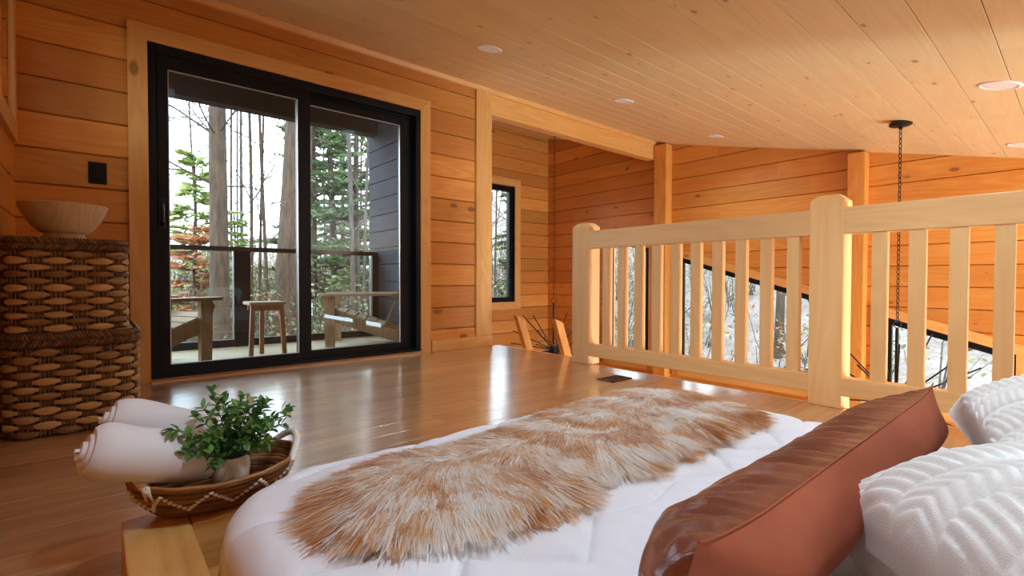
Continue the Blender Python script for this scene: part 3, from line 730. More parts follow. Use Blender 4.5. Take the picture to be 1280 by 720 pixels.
def fur():
    P=smooth_poly(OUT,2)
    PB=[(.88+(x-.88)*.94,.77+(y-.75)*.82) for x,y in P]; mb=MB(); mb.prism(PB,MT+.003,MT+.014,'z'); root=mb.build('fur_throw',M['pelt'])
    tag(root,'long haired tan and cream fur throw across the mattress','fur throw')
    P2=[( .885+(x-.885)*.96,.778+(y-.755)*.86) for x,y in P]
    # locks
    n=13000; X=RNG.uniform(.2,1.52,n*2);Y=RNG.uniform(.46,1.02,n*2); k=inside(P2,X,Y); X=X[k];Y=Y[k]
    d,ex,ey=edgedist(P2,X,Y); k=d>.028; X,Y,d,ex,ey=X[k],Y[k],d[k]-.028,ex[k],ey[k]
    nl=len(X); el=np.maximum(np.hypot(ex,ey),1e-6)
    ang=np.zeros(nl); pat=np.zeros(nl); lift=np.zeros(nl); hg=np.zeros(nl)
    DIR=np.zeros((nl,2))
    for i in range(nl):
        x,y=X[i],Y[i]
        lobe=(.50,.72) if x<.78 else (1.05,.76)
        w=math.exp(-d[i]/.05)
        rx,ry=x-lobe[0],(y-lobe[1])*1.1; rl=math.hypot(rx,ry)+.02
        vx=rx/rl*.18-.38+.5*noise.noise((x*6,y*6,3)); vy=ry/rl*.15-.55+.5*noise.noise((x*6,y*6,9))
        vx=vx*(1-w)+ex[i]/el[i]*w; vy=vy*(1-w)+ey[i]/el[i]*w
        l=math.hypot(vx,vy)+1e-6; vx/=l;vy/=l; DIR[i]=(vx,vy)
        # streaky colour: sample noise in flow frame
        s_=x*vx+y*vy; c_=-x*vy+y*vx
        pat[i]=.42+.62*noise.noise((x*12,y*12,5))+.85*noise.noise((s_*9,c_*38,8))+.25*noise.noise((x*60,y*60,1))
        # white patches along the camera side and at the waist, as on the pelt itself
        hg[i]=.6+.4*noise.noise((x*9,y*9,12))
    ws=np.exp(-(((X-.745)/.06)**2+((Y-.53)/.09)**2)); pat-=.9*ws
    pat-=.5*np.exp(-(((X-.56)/.12)**2+((Y-.50)/.035)**2)); pat-=.55*np.exp(-(((X-.84)/.08)**2+((Y-.50)/.035)**2))
    pat+=.3*np.exp(-(((X-.25)/.06)**2+((Y-.74)/.12)**2)); pat+=.25*np.exp(-(((X-1.4)/.12)**2+((Y-.56)/.09)**2))
    per=9; ns=nl*per; li=np.repeat(np.arange(nl),per)
    SEG=5
    base=np.c_[X[li]+RNG.normal(0,.0055,ns),Y[li]+RNG.normal(0,.0055,ns)]
    # clump target (lock tip)
    Lk=RNG.uniform(.05,.095,nl); Ls=Lk[li]*RNG.uniform(.75,1.1,ns)
    tip=np.c_[X,Y]+DIR*Lk[:,None]*.92; tipz=MT+.010+.012*hg+RNG.uniform(-.003,.004,nl)
    edge=np.clip(d/.04,0,1); tipz=tipz*edge+(MT+.006)*(1-edge)
    dj=DIR[li]+RNG.normal(0,.16,(ns,2)); dj/=np.linalg.norm(dj,axis=1)[:,None]
    V=np.zeros((ns,SEG,2,3)); Cc=np.zeros((ns,SEG,2,4)); Cc[...,3]=1
    curl=RNG.normal(0,.010,nl)[li]
    cream=np.array([.94,.89,.83]);tan=np.array(srgb(238,196,142)[:3]);cin=np.array(srgb(208,140,78)[:3]);white=np.array([.95,.92,.88])
    p=np.clip(pat[li]+RNG.normal(0,.10,ns),0,1)
    tc=np.where(p[:,None]<.5,cream+(tan-cream)*(np.clip((p-.25)/.25,0,1))[:,None],tan+(cin-tan)*(np.clip((p-.5)/.4,0,1))[:,None])
    side=np.c_[-dj[:,1],dj[:,0]]
    wd=.0013*RNG.uniform(.7,1.3,ns)
    roll=RNG.uniform(-.6,.6,ns)
    for j in range(SEG):
        u=j/(SEG-1)
        free=base+dj*(Ls*u)[:,None]*.9+side*(curl*u*u)[:,None]*1.4
        cl=tip[li]; wgt=.45*u**1.3
        xy=free*(1-wgt)+(base+(cl-base)*u)*wgt
        h=MT+.010+ (tipz[li]-MT-.010)*u + .015*hg[li]*math.sin(PI*min(1,u*1.05))*np.clip(edge[li]+.25,0,1)
        ww=wd*(1-.75*u)
        V[:,j,0,:2]=xy-side*ww[:,None];V[:,j,1,:2]=xy+side*ww[:,None]
        V[:,j,0,2]=h-ww*roll;V[:,j,1,2]=h+ww*roll
        a=np.clip((u-.12)/.6,0,1); col=white*(1-a)+tc*a
        Cc[:,j,0,:3]=col;Cc[:,j,1,:3]=col
    nv=ns*SEG*2; me=bpy.data.meshes.new('fur'); me.vertices.add(nv); me.vertices.foreach_set('co',V.reshape(-1))
    b=(np.arange(ns)*SEG*2)[:,None,None]; j=(np.arange(SEG-1)*2)[None,:,None]; F=(b+j+np.array([0,1,3,2])[None,None,:]).reshape(-1)
    nf=ns*(SEG-1); me.loops.add(nf*4); me.loops.foreach_set('vertex_index',F.astype(np.int32)); me.polygons.add(nf)
    me.polygons.foreach_set('loop_start',(np.arange(nf)*4).astype(np.int32)); me.polygons.foreach_set('loop_total',np.full(nf,4,np.int32))
    me.polygons.foreach_set('use_smooth',np.ones(nf,bool))
    at=me.attributes.new('col','FLOAT_COLOR','POINT'); at.data.foreach_set('color',Cc.reshape(-1).astype(np.float32))
    me.materials.append(M['fur']); me.update(); me.validate()
    o=link('fur',me,root); o['kind']='stuff'
fur()

# ------------------------------------------------------------------ cushions
def cushion_surface(nu,nv,fn):
    """fn(u,v,side)->xyz ; two sheets joined on the rim; returns per-side vertex grids"""
    pass
def leather(name,a,b,rough):
    m,nt,p=newmat(name); tc=N(nt,'ShaderNodeTexCoord'); nz=N(nt,'ShaderNodeTexNoise',Scale=7.0,Detail=5.0,Roughness=.65); L(nt,tc.outputs['Object'],nz.inputs['Vector'])
    L(nt,ramp(nt,nz.outputs[0],[(.3,a),(.7,b)]),p.inputs['Base Color']); p.inputs['Roughness'].default_value=rough
    vo=N(nt,'ShaderNodeTexVoronoi',Scale=420.0); L(nt,tc.outputs['Object'],vo.inputs['Vector'])
    bp=N(nt,'ShaderNodeBump',Strength=.15,Distance=.001); L(nt,vo.outputs['Distance'],bp.inputs['Height']); L(nt,bp.outputs[0],p.inputs['Normal'])
    return m
M['leather']=leather('brown_leather',srgb(130,70,48),srgb(104,54,38),.26); M['suede']=leather('rust_suede',srgb(158,78,44),srgb(140,64,34),.9)
def bolster():
    x0,x1=.395,1.40; t=thing('bolster_cushion','long brown leather bolster cushion with rust suede back','cushion',((x0+x1)/2,.2,MT))
    ns_,nc=150,40
    def section(x,q,side):
        """q 0..1 from top seam to bottom seam. returns y,z"""
        s=(x-x0)/(x1-x0); e=min(s,1-s)
        full=min(1.0,(max(e,0)/.13))**.6
        topz=MT+.152-.012*full+.004*math.exp(-e/.03); botz=MT+.012+.03*math.exp(-e/.02)
        topy=.214; boty=.246
        y=topy+(boty-topy)*q; z=topz+(botz-topz)*q
        if side>0: amp=.098*full; sh=math.sin(PI*q**.9)**.72
        else: amp=.062*full; sh=math.sin(PI*q)**.8
        y+=side*amp*sh
        z+=(.016*math.sin(PI*q)*full)*(1 if side>0 else .2)
        if side>0:
            wr=.0055*math.sin(x*165+2.5*math.sin(x*23)+5*q)*math.exp(-((q-.10)/.15)**2)*(.5+.5*math.sin(x*31+1)**2)
            wr+=.006*fbm(x*9,q*3,4)*math.sin(PI*q)
            wr+=.009*math.exp(-e/.05)*math.sin(q*17+3*s)*math.sin(PI*q)
            wr*=min(1,e/.02)*min(1,q/.06)*min(1,(1-q)/.06); y+=wr*.5; z+=wr
        else:
            wr=.005*fbm(x*5,q*2.5,7)*math.sin(PI*q)+.006*math.exp(-e/.045)*math.sin(q*15)*math.sin(PI*q)
            wr*=min(1,e/.02)*min(1,q/.06)*min(1,(1-q)/.06); y-=wr; z+=wr*.4
        return y,max(z,MT+.004)
    for side,nm,mt in ((1,'front_face','leather'),(-1,'back_face','suede')):
        mb=MB(); vs=[]
        for i in range(ns_+1):
            x=x0+(x1-x0)*i/ns_
            for k in range(nc+1):
                y,z=section(x,k/nc,side)
                s=i/ns_; e=min(s,1-s); xx=x+(.0)
                # rounded end profile
                xx+= (1 if s>.5 else -1)*math.sin(PI*k/nc)*(.034*(e/.035)*math.exp(1-e/.035) if side>0 and s<.5 else -.014*(e/.02)*math.exp(1-e/.02))
                vs.append((xx,y,z))
        mb.add(vs,[(i*(nc+1)+k,i*(nc+1)+k+1,(i+1)*(nc+1)+k+1,(i+1)*(nc+1)+k) for i in range(ns_) for k in range(nc)])
        mb.build(nm,M[mt],t,smooth=True)
    mb=MB(); pts=[]
    for i in range(ns_+1):
        x=x0+(x1-x0)*i/ns_; y,z=section(x,0,-1); pts.append((x,y,z+.001))
    mb.tube(pts,.0013,6); mb.build('seam',M['suede'],t,smooth=True)
bolster()
M['yarn']=plain('cream_yarn',srgb(240,236,228),.9,bump=.5,bscale=700)
def knit(u,v):
    """chunky cable relief on a cushion face; u across the cables, v along them"""
    k=u*8.0; i=math.floor(k); f=k-i; big=i%2==0
    arch=max(0.0,1-(2*f-1)**2)**.5
    dr=1 if i%4<2 else -1
    st=abs(math.sin(PI*(v*34+dr*1.1*(f-.5)*(1 if big else 2*(1 if f<.5 else -1)))))**.75
    return (1.0 if big else .62)*arch*(.42+.58*st)
def knit_cushion(c,size,thick,rot,label,seed):
    t=thing('knit_cushion',label,'cushion',c,group='white knitted cushions')
    M3=rot.to_3x3(); n=230; C=Vector(c)
    for side,nm in ((1,'front_face'),(-1,'back_face')):
        mb=MB(); vs=[]
        for i in range(n+1):
            for j in range(n+1):
                u=-1+2*i/n; v=-1+2*j/n
                # pillow corners pulled in
                k=1-.09*(1-abs(u)**2.2)*abs(v)**4; k2=1-.09*(1-abs(v)**2.2)*abs(u)**4
                x=u*size/2*k2; y=v*size/2*k
                e=max(0,(1-u**4))*max(0,(1-v**4)); z=side*thick/2*e**.42
                kn=knit((u+1)/2+.02*noise.noise((u*3,v*3,seed)),(v+1)/2+.01*noise.noise((u*2,v*2,seed+4)))
                z+=side*(.014*kn*min(1,e*5)); z+=side*.008*noise.noise((u*2.5,v*2.5,seed))*e
                vs.append(M3@Vector((x,y,z)))
        mb.add(vs,[(i*(n+1)+j,i*(n+1)+j+1,(i+1)*(n+1)+j+1,(i+1)*(n+1)+j) for i in range(n) for j in range(n)])
        mb.build(nm,M['yarn'],t,smooth=True,local=True)
    return t
def eul(a,b,c): 
    from mathutils import Euler
    return Euler((math.radians(a),math.radians(b),math.radians(c))).to_matrix()
knit_cushion((.715,-.155,.368),.56,.22,eul(-10,4,38),'white cable knit cushion nearest the camera, behind the leather bolster',1.0)
knit_cushion((1.27,-.10,.378),.50,.18,eul(-14,-3,14),'white cable knit cushion beyond the front one, at the bed edge',5.0)
# patterned blanket at the bed head
def blanket():
    m,nt,p=newmat('blue_grey_print'); tc=N(nt,'ShaderNodeTexCoord'); nz=N(nt,'ShaderNodeTexNoise',Scale=38.0,Detail=3.0,Distortion=1.5); L(nt,tc.outputs['Object'],nz.inputs['Vector'])
    L(nt,ramp(nt,nz.outputs[0],[(.42,srgb(96,108,128)),(.5,srgb(226,226,230)),(.62,srgb(236,236,238))]),p.inputs['Base Color']); p.inputs['Roughness'].default_value=.9
    mb=MB(); nu,nv=70,50; vs=[]
    for lev in (0,1):
        for a in range(nv+1):
            for b in range(nu+1):
                x=.36+1.1*b/nu; y=-.62+.72*a/nv
                e=min(b,nu-b,a,nv-a)/6; z=MT+.006+(.022+.006*fbm(x*8,y*8,6))*min(1,e)**.5 if lev==0 else MT+.003
                vs.append((x,y,z))
    w=nu+1; n0=(nv+1)*w
    fs=[(a*w+b,a*w+b+1,(a+1)*w+b+1,(a+1)*w+b) for a in range(nv) for b in range(nu)]
    fs+=[(n0+(a+1)*w+b,n0+(a+1)*w+b+1,n0+a*w+b+1,n0+a*w+b) for a in range(nv) for b in range(nu)]
    mb.add(vs,fs); tag(mb.build('blanket',m,smooth=True),'grey and white printed blanket under the knit cushions','blanket')
blanket()

# ------------------------------------------------------------------ tray basket with towels and plant
BX,BY,BZ=.197,1.19,.161
t=thing('tray_basket','small oval woven basket with white zigzag stitching on the bed corner','basket',(BX,BY,BZ))
RX,RY,HB=.152,.125,.078
def bprof(u):   # u 0 base..1 rim : scale, height
    return .66+.34*math.sin(u*PI/2)**.9, HB*u
def bpt(a,u,off=0):
    s,z=bprof(u); c,sn=math.cos(a),math.sin(a)
    x=RX*s*c; y=RY*s*sn*(.55+.45*u**.7)/(1.0)
    l=math.hypot(x/RX**2,y/RY**2)+1e-9; nx,ny=x/RX**2/l,y/RY**2/l
    zz=z*(1+.10*c*c*u)
    return Vector((BX+x+nx*off,BY+y+ny*off,BZ+zz+.003))
mb=MB(); NR_=15
for k in range(NR_):
    u=(k+.5)/NR_; mb.brd=random.random()
    pts=[bpt(2*PI*i/90,u,.0012*math.sin(i*.9+k*2.2)) for i in range(90)]
    pts=[p+Vector((0,0,.0012*noise.noise((p.x*40,p.y*40,k)))) for p in pts]
    mb.ring(pts,.0040,6)
mb.build('coiled_wall',M['fibre'],t,smooth=True)
mb=MB(); n=60
vs=[bpt(2*PI*i/n,u,-.002) for u in (.0,.3,.6,.9) for i in range(n)]
mb.brd=.7; mb.add(vs,[(k*n+i,k*n+(i+1)%n,(k+1)*n+(i+1)%n,(k+1)*n+i) for k in range(3) for i in range(n)]+[tuple(range(n-1,-1,-1))]); mb.build('inner_wall',M['fibre'],t,smooth=True)
M['cord']=plain('white_cord',srgb(238,230,216),.85,bump=.4,bscale=900)
mb=MB(); nz_=11
for i in range(nz_*12):
    s_=i/12; f=s_-math.floor(s_); a=2*PI*s_/nz_-.35; u=.30+.48*(1-abs(2*f-1)); p=bpt(a,u,.0046)
    bm=bmesh.new(); bmesh.ops.create_icosphere(bm,subdivisions=1,radius=.0043); 
    for v in bm.verts: v.co.x*=1.25
    mb.bm(bm,Matrix.Translation(p)@Matrix.Rotation(a+PI/2,4,'Z'))
mb.build('zigzag_stitching',M['cord'],t,smooth=True)
for sgn in (0,PI):
    mb=MB(); pts=[]; rs=[]
    for i in range(61):
        q=i/60; a=sgn+(-.62+1.24*q); p=bpt(a,1.0,.002); p.z+=.026*math.sin(PI*q)**.6-.012*(1-math.sin(PI*q)); pts.append(p); rs.append(.0074+.0012*math.sin(i*2.6))
    mb.tube(pts,rs,8)
    for q in (0,1):
        a=sgn+(-.62+1.24*q)
        for da in (-.05,.06): mb.tube([bpt(a,1.02,.004),bpt(a+da*.6,.85,.006),bpt(a+da,.66,.005)],[.004,.0034,.0022],6)
    mb.build('handle',M['cord'],t,smooth=True)
# towels
M['towel']=plain('white_towel',srgb(240,239,240),.95,bump=.6,bscale=1100)
def towel(p0,p1,r0,r1,label,seed,droop=.0,flat=1.0):
    p0=Vector(p0);p1=Vector(p1); ax=(p1-p0); Lg=ax.length; ax.normalize()
    sd=ax.cross(Vector((0,0,1))).normalized(); up_=sd.cross(ax)
    turns=3.2; m=130; ns_=46; mb=MB(); vs=[]
    for i in range(ns_+1):
        s=i/ns_; r=r0+(r1-r0)*s; r*=1+.05*math.sin(s*PI)+.05*noise.noise((s*4,seed,0)); r*=1-.24*math.exp(-s/.07); c=p0+ax*(Lg*s)+Vector((0,0,-droop*s*s))
        for lay in (0,1):
            for k in range(m):
                q=k/(m-1); a=2*PI*turns*q+seed+.9*s; rr=r*(.10+.90*q)-(.0 if lay==0 else r*.25)
                rr=max(rr,r*.02); rr*=1+.06*noise.noise((math.cos(a)*1.3,math.sin(a)*1.3,s*3+seed))
                # end edges roll inward/outward slightly, inner turns recessed or proud
                sh=.020*(1-q)**1.3*math.exp(-s/.08)-.006*(1-q)*math.exp(-(1-s)/.05)
                fold=.004*math.sin(a*1.0+s*5)*math.sin(PI*s)
                vs.append(c-ax*sh+(sd*math.cos(a)+up_*math.sin(a)*flat)*(rr+fold*q))
    st=2*m; fs=[]
    for i in range(ns_):
        for k in range(m-1):
            a=i*st+k; fs.append((a,a+1,a+st+1,a+st)); b=a+m; fs.append((b,b+st,b+st+1,b+1))
        for k,fl in ((0,0),(m-1,1)):
            a=i*st+k; fs.append((a,a+st,a+st+m,a+m))
    for i in (0,ns_):
        for k in range(m-1): a=i*st+k; fs.append((a,a+m,a+m+1,a+1))
    mb.add(vs,fs); o=mb.build('rolled_towel',M['towel'],smooth='auto'); return tag(o,label,'towel',group='rolled towels in the basket')
towel((-.012,1.13,.326),(.175,1.16,.268),.056,.046,'white rolled towel in front, its spiral end over the basket edge',.6,.006)
towel((.022,1.25,.352),(.21,1.27,.285),.052,.048,'white rolled towel behind the front one',2.4,.004)
# plant
PX,PY=.214,1.155
t=thing('potted_plant','small leafy green plant in a cream pot inside the basket','plant',(PX,PY,.2))
M['pot']=plain('cream_ceramic',srgb(214,200,180),.5,bump=.1,bscale=300,var=.06)
mb=MB(); mb.lathe([(0,0),(.026,0),(.034,.02),(.036,.042),(.034,.056),(.031,.064),(.0285,.064),(.029,.055),(.0,.052)],c=(PX,PY,.20),n=40); mb.build('pot',M['pot'],t,smooth='auto')
mb=MB(); bm=bmesh.new(); bmesh.ops.create_uvsphere(bm,u_segments=20,v_segments=8,radius=.027)
for v in bm.verts: v.co.z=v.co.z*.25+.002*noise.noise(v.co*90)
mb.bm(bm,Matrix.Translation((PX,PY,.254))); mb.build('soil',plain('potting_soil',srgb(52,40,28),.95,bump=.8,bscale=300),t,smooth=True)
def leafmat(name,cols,trans=.35):
    m,nt,p=newmat(name); at=N(nt,'ShaderNodeAttribute',_attribute_name='brd'); L(nt,ramp(nt,at.outputs['Fac'],cols),p.inputs['Base Color']); p.inputs['Roughness'].default_value=.45
    tr=N(nt,'ShaderNodeBsdfTranslucent'); L(nt,ramp(nt,at.outputs['Fac'],cols),tr.inputs[0]); mx=N(nt,'ShaderNodeMixShader'); mx.inputs[0].default_value=trans
    out=nt.nodes['Material Output']; L(nt,p.outputs[0],mx.inputs[1]); L(nt,tr.outputs[0],mx.inputs[2]); L(nt,mx.outputs[0],out.inputs[0])
    return m
M['leaf']=leafmat('plant_leaf',[(0,srgb(60,108,60)),(.45,srgb(98,148,72)),(.8,srgb(146,188,84)),(1,srgb(172,172,100))],.3)
M['stem']=plain('plant_stem',srgb(84,110,54),.6)
rnd=random.Random(4); mbl=MB(); mbs=MB()
def leaf(mb,p,d,n,Ln,w):
    d=d.normalized(); s_=d.cross(n).normalized(); n=s_.cross(d)
    pr=[(0,.12),(.25,.8),(.5,1),(.78,.66),(1,.05)]; vs=[]
    for q,ww in pr:
        c=p+d*Ln*q-n*Ln*.25*q*q
        vs+=[c-s_*w*ww+n*w*.35*ww,c,c+s_*w*ww+n*w*.35*ww]
    mb.add(vs,[(i*3+k,i*3+k+1,i*3+k+4,i*3+k+3) for i in range(4) for k in range(2)])
tips=[(.178,1.14,.402),(.315,1.12,.352),(.113,1.12,.345),(.285,1.15,.365),(.25,1.13,.372),(.15,1.13,.36),(.135,1.11,.325),(.215,1.10,.375),(.30,1.10,.325),(.24,1.08,.34),(.19,1.09,.345),(.155,1.08,.31),(.27,1.09,.30),(.205,1.20,.38),(.26,1.21,.36),(.17,1.2,.36),(.17,1.08,.275),(.275,1.10,.285),(.128,1.1,.30),(.225,1.07,.31),(.33,1.16,.33),(.2,1.15,.385),(.235,1.16,.38)]
tips+=[(PX+rnd.uniform(-.075,.07),PY-.05+rnd.uniform(-.03,.06),rnd.uniform(.30,.375)) for _ in range(14)]
for tp in tips:
    a=Vector((PX+rnd.uniform(-.012,.012),PY+rnd.uniform(-.012,.012),.252)); b=Vector(tp); m_=(a+b)/2+Vector((0,0,.022)); nst=12
    pts=[(a*(1-q)*(1-q)+m_*2*q*(1-q)+b*q*q) for q in [i/nst for i in range(nst+1)]]
    mbs.tube(pts,[.0014-.0008*i/nst for i in range(nst+1)],5)
    for i in range(3,nst+1):
        tn=(pts[i]-pts[i-1]).normalized()
        for k in range(2 if i<nst else 3):
            az=rnd.uniform(0,2*PI) if i==nst else (i*1.9+k*PI+rnd.uniform(-.4,.4)); ref=tn.cross(Vector((0.3,.2,1))).normalized(); d=(Matrix.Rotation(az,3,tn)@ref)*.9+tn*.75+Vector((0,0,.12))
            mbl.brd=min(1,max(0,rnd.gauss(.34,.24))); leaf(mbl,pts[i],d,Vector((rnd.uniform(-.3,.3),rnd.uniform(-.3,.3),1)),rnd.uniform(.015,.024),rnd.uniform(.0045,.0068))
mbs.build('stem',M['stem'],t,smooth=True); o=mbl.build('foliage',M['leaf'],t,smooth=True,fix=False)

# ------------------------------------------------------------------ deck
DZK=-.06; DY1=5.72; DXW=-1.6
mb=MB(); rnd=random.Random(2); y=D+.14
while y<DY1:
    x=DXW-rnd.random()
    while x<2.64:
        x1=min(x+rnd.uniform(1.6,3.2),2.64)
        if x1>DXW: mb.brd=rnd.random(); mb.box(max(x,DXW),x1-.003,y,y+.132,DZK-.03,DZK,.003)
        x=x1
    y+=.138
tag(mb.build('floor_deck',M['deck']),'pale board floor of the covered deck','deck',kind='structure')
mb=MB(); mb.box(DXW,2.64,D+.1,DY1+.1,-.4,DZK-.031); tag(mb.build('trim_11',M['soffit']),'dark deck framing under the boards','deck frame',kind='structure')
mb=MB(); mb.brd=.3; mb.box(DXW,2.64,D+.05,DY1+.2,2.62,2.75); mb.brd=.6; mb.box(DXW,2.66,DY1-.1,DY1+.06,2.375,2.7,.005)
tag(mb.build('ceiling_deck',M['soffit']),'dark roof beam and soffit over the deck','deck roof',kind='structure')
mb=MB(); mb.brd=.2; mb.box(W-.3,2.9,D+.14,D+.2,DZ+.0,2.75); mb.box(W-.3,DX0-.02,D+.14,D+.2,-.3,2.75); mb.box(DX1+.02,2.66,D+.14,D+.2,-.3,2.75)
tag(mb.build('wall_exterior',M['soffit']),'dark outer face of the door wall','wall',kind='structure')
t=thing('deck_railing','black deck railing with glass panels','railing',(.6,DY1-.1,DZK))
RY0=DY1-.12
mb=MB(); mb.box(DXW,2.62,RY0-.03,RY0+.03,.905,.95,.004); mb.build('top_rail',M['soffit'],t)
mb=MB(); mb.box(DXW,2.62,RY0-.025,RY0+.025,DZK+.0,DZK+.075,.004); mb.build('bottom_rail',M['black'],t)
for x in (-.9,1.145,2.58):
    w=.075 if x<2 else .04; mb=MB(); mb.box(x-w,x+w if x<2 else x+.04,RY0-.045,RY0+.045,DZK,.91,.004); mb.build('post',M['black'],t)
for x0,x1 in ((-.82,1.065),(1.225,2.53)):
    mb=MB(); mb.box(x0,x1,RY0-.004,RY0+.004,DZK+.07,.906); mb.build('glass_panel',M['glass'],t)
def adirondack(loc,rz,label):
    t=thing('adirondack_chair',label,'chair',loc,rz,group='adirondack chairs on the deck')
    # local: faces +y, ground z=0
    g,gz=M['grey_x'],M['grey_z']
    for sx in (-1,1):
        mb=MB(); mb.brd=random.random(); mb.prism([(.40-.045,0),(.40+.045,0),(.40+.055,.40),(.40+.075,.47),(.40+.05,.515),(.40-.045,.515)],sx*.255-.019,sx*.255+.019,'x'); mb.build('leg',gz,t,local=True)
        mb=MB(); mb.brd=random.random(); mb.prism([(.44,.275),(.46,.31),(.44,.375),(.38,.385),(-.42,.10),(-.46,0),(-.34,0)],sx*.225-.018,sx*.225+.018,'x'); mb.build('side_rail',gz,t,local=True)
        mb=MB(); mb.brd=random.random()
        mb.prism([(sx*.20,-.33),(sx*.31,-.33),(sx*.335,.0),(sx*.345,.42),(sx*.33,.50),(sx*.28,.52),(sx*.20,.50),(sx*.19,.35)],.515,.54,'z'); mb.build('armrest',g,t,local=True)
    mb=MB()
    for k in range(6):
        mb.brd=random.random(); y=.40-k*.098; z=.392-(.40-y)*.357
        mb.bar((-.25,y,z),(.25,y,z),.088,.02,up=(0,-.336,.94),c=.003)
    mb.build('seat',g,t,local=True)
    mb=MB()
    for k in range(6):
        mb.brd=random.random(); x=-.215+k*.086; top=.98-.9*((x)/.5)**2
        mb.bar((x*.92,-.13,.20),(x,-.13-.42*(top-.2),top),.078,.02,up=(0,1,.4),c=.003)
    mb.bar((-.27,-.245,.49),(.27,-.245,.49),.03,.07,c=.003); mb.build('backrest',gz,t,local=True)
    return t
adirondack((.20,4.62,DZK),math.radians(-62),'weathered wooden adirondack chair at the left end of the deck')
adirondack((2.28,4.98,DZK),math.radians(62),'weathered wooden adirondack chair by the dark plank wall')
t=thing('deck_stool','small brown wooden stool between the deck chairs','stool',(1.165,4.8,DZK))
mb=MB(); bm=bmesh.new(); mb.brd=.3
pts=[(1.02,4.68),(1.31,4.68),(1.31,4.93),(1.02,4.93)]
mb.box(1.015,1.315,4.67,4.93,.395,.425,.012); mb.build('seat',M['grey_x'],t)
for sx,sy in ((-1,-1),(1,-1),(0,1)):
    mb=MB(); mb.brd=random.random(); mb.bar((1.165+sx*.138,4.80+sy*.11,DZK),(1.165+sx*.115,4.80+sy*.095,.40),.036,.036,up=(0,1,0),c=.003); mb.build('leg',M['stool'],t)
mb=MB(); mb.box(1.05,1.28,4.69,4.71,.345,.395); mb.box(1.05,1.28,4.89,4.91,.345,.395); mb.build('apron',M['stool'],t)

# ------------------------------------------------------------------ outdoors
def ground(x,y):
    r=math.hypot(x-1,y-1); e=max(0,x-9); n_=max(0,y-13)
    return -3.2+.55*fbm(x*.07,y*.07,3)+.30*e*(1 if e<40 else 40/e)+.105*min(n_,60)+.01*max(0,r-30)
m,nt,p=newmat('leaf_litter'); tc=N(nt,'ShaderNodeTexCoord'); nz=N(nt,'ShaderNodeTexNoise',Scale=.9,Detail=8.0,Roughness=.75); L(nt,tc.outputs['Object'],nz.inputs['Vector'])
nz2=N(nt,'ShaderNodeTexNoise',Scale=9.0,Detail=5.0,Roughness=.8); L(nt,tc.outputs['Object'],nz2.inputs['Vector'])
L(nt,ramp(nt,math_(nt,'ADD',math_(nt,'MULTIPLY',nz.outputs[0],.5),math_(nt,'MULTIPLY',nz2.outputs[0],.5)),[(.34,srgb(62,55,48)),(.48,srgb(102,93,86)),(.6,srgb(128,119,114)),(.72,srgb(90,84,70))]),p.inputs['Base Color']); p.inputs['Roughness'].default_value=.95
mb=MB(); n=110; vs=[]
for j in range(n+1):
    for i in range(n+1):
        x=-60+150*i/n; y=-40+150*j/n; vs.append((x,y,ground(x,y)))
mb.add(vs,[(j*(n+1)+i,j*(n+1)+i+1,(j+1)*(n+1)+i+1,(j+1)*(n+1)+i) for j in range(n) for i in range(n)])
tag(mb.build('ground',m,smooth=True),'pale leaf strewn woodland slope','ground',kind='structure')
def barkmat(name,a,b,sc=6):
    m,nt,p=newmat(name); tc=N(nt,'ShaderNodeTexCoord'); mp=N(nt,'ShaderNodeMapping'); mp.inputs['Scale'].default_value=(sc*2.4,sc*2.4,sc*.45); L(nt,tc.outputs['Object'],mp.inputs[0])
    nz=N(nt,'ShaderNodeTexNoise',Scale=1.0,Detail=6.0,Roughness=.75); L(nt,mp.outputs[0],nz.inputs['Vector'])
    L(nt,ramp(nt,nz.outputs[0],[(.36,a),(.62,b)]),p.inputs['Base Color']); p.inputs['Roughness'].default_value=.95
    bp=N(nt,'ShaderNodeBump',Strength=.8,Distance=.04); L(nt,nz.outputs[0],bp.inputs['Height']); L(nt,bp.outputs[0],p.inputs['Normal'])
    return m
M['bark']=barkmat('tree_bark',srgb(26,20,14),srgb(72,55,37)); M['bark2']=barkmat('grey_bark',srgb(38,34,31),srgb(80,73,67)); M['bark3']=barkmat('pine_bark',srgb(25,19,14),srgb(76,57,39))
def branch(mb,p,d,ln,r,depth,rnd,n=6):
    pts=[p]; rs=[r]; seg=7
    for i in range(seg):
        d=(d+Vector((rnd.gauss(0,.12),rnd.gauss(0,.12),rnd.gauss(.04,.10)))).normalized(); pts.append(pts[-1]+d*ln/seg); rs.append(r*(1-.82*(i+1)/seg)+.002)
    mb.tube(pts,rs,n,cap=False)
    if depth>0:
        for k in range(4 if depth>1 else 3):
            i=rnd.randint(2,seg-1); a=rnd.uniform(0,2*PI); o=d.cross(Vector((math.cos(a),math.sin(a),.3))).normalized()
            branch(mb,pts[i],(d*.65+o*.75+Vector((0,0,.15))).normalized(),ln*rnd.uniform(.4,.62),rs[i]*.6,depth-1,rnd,4)
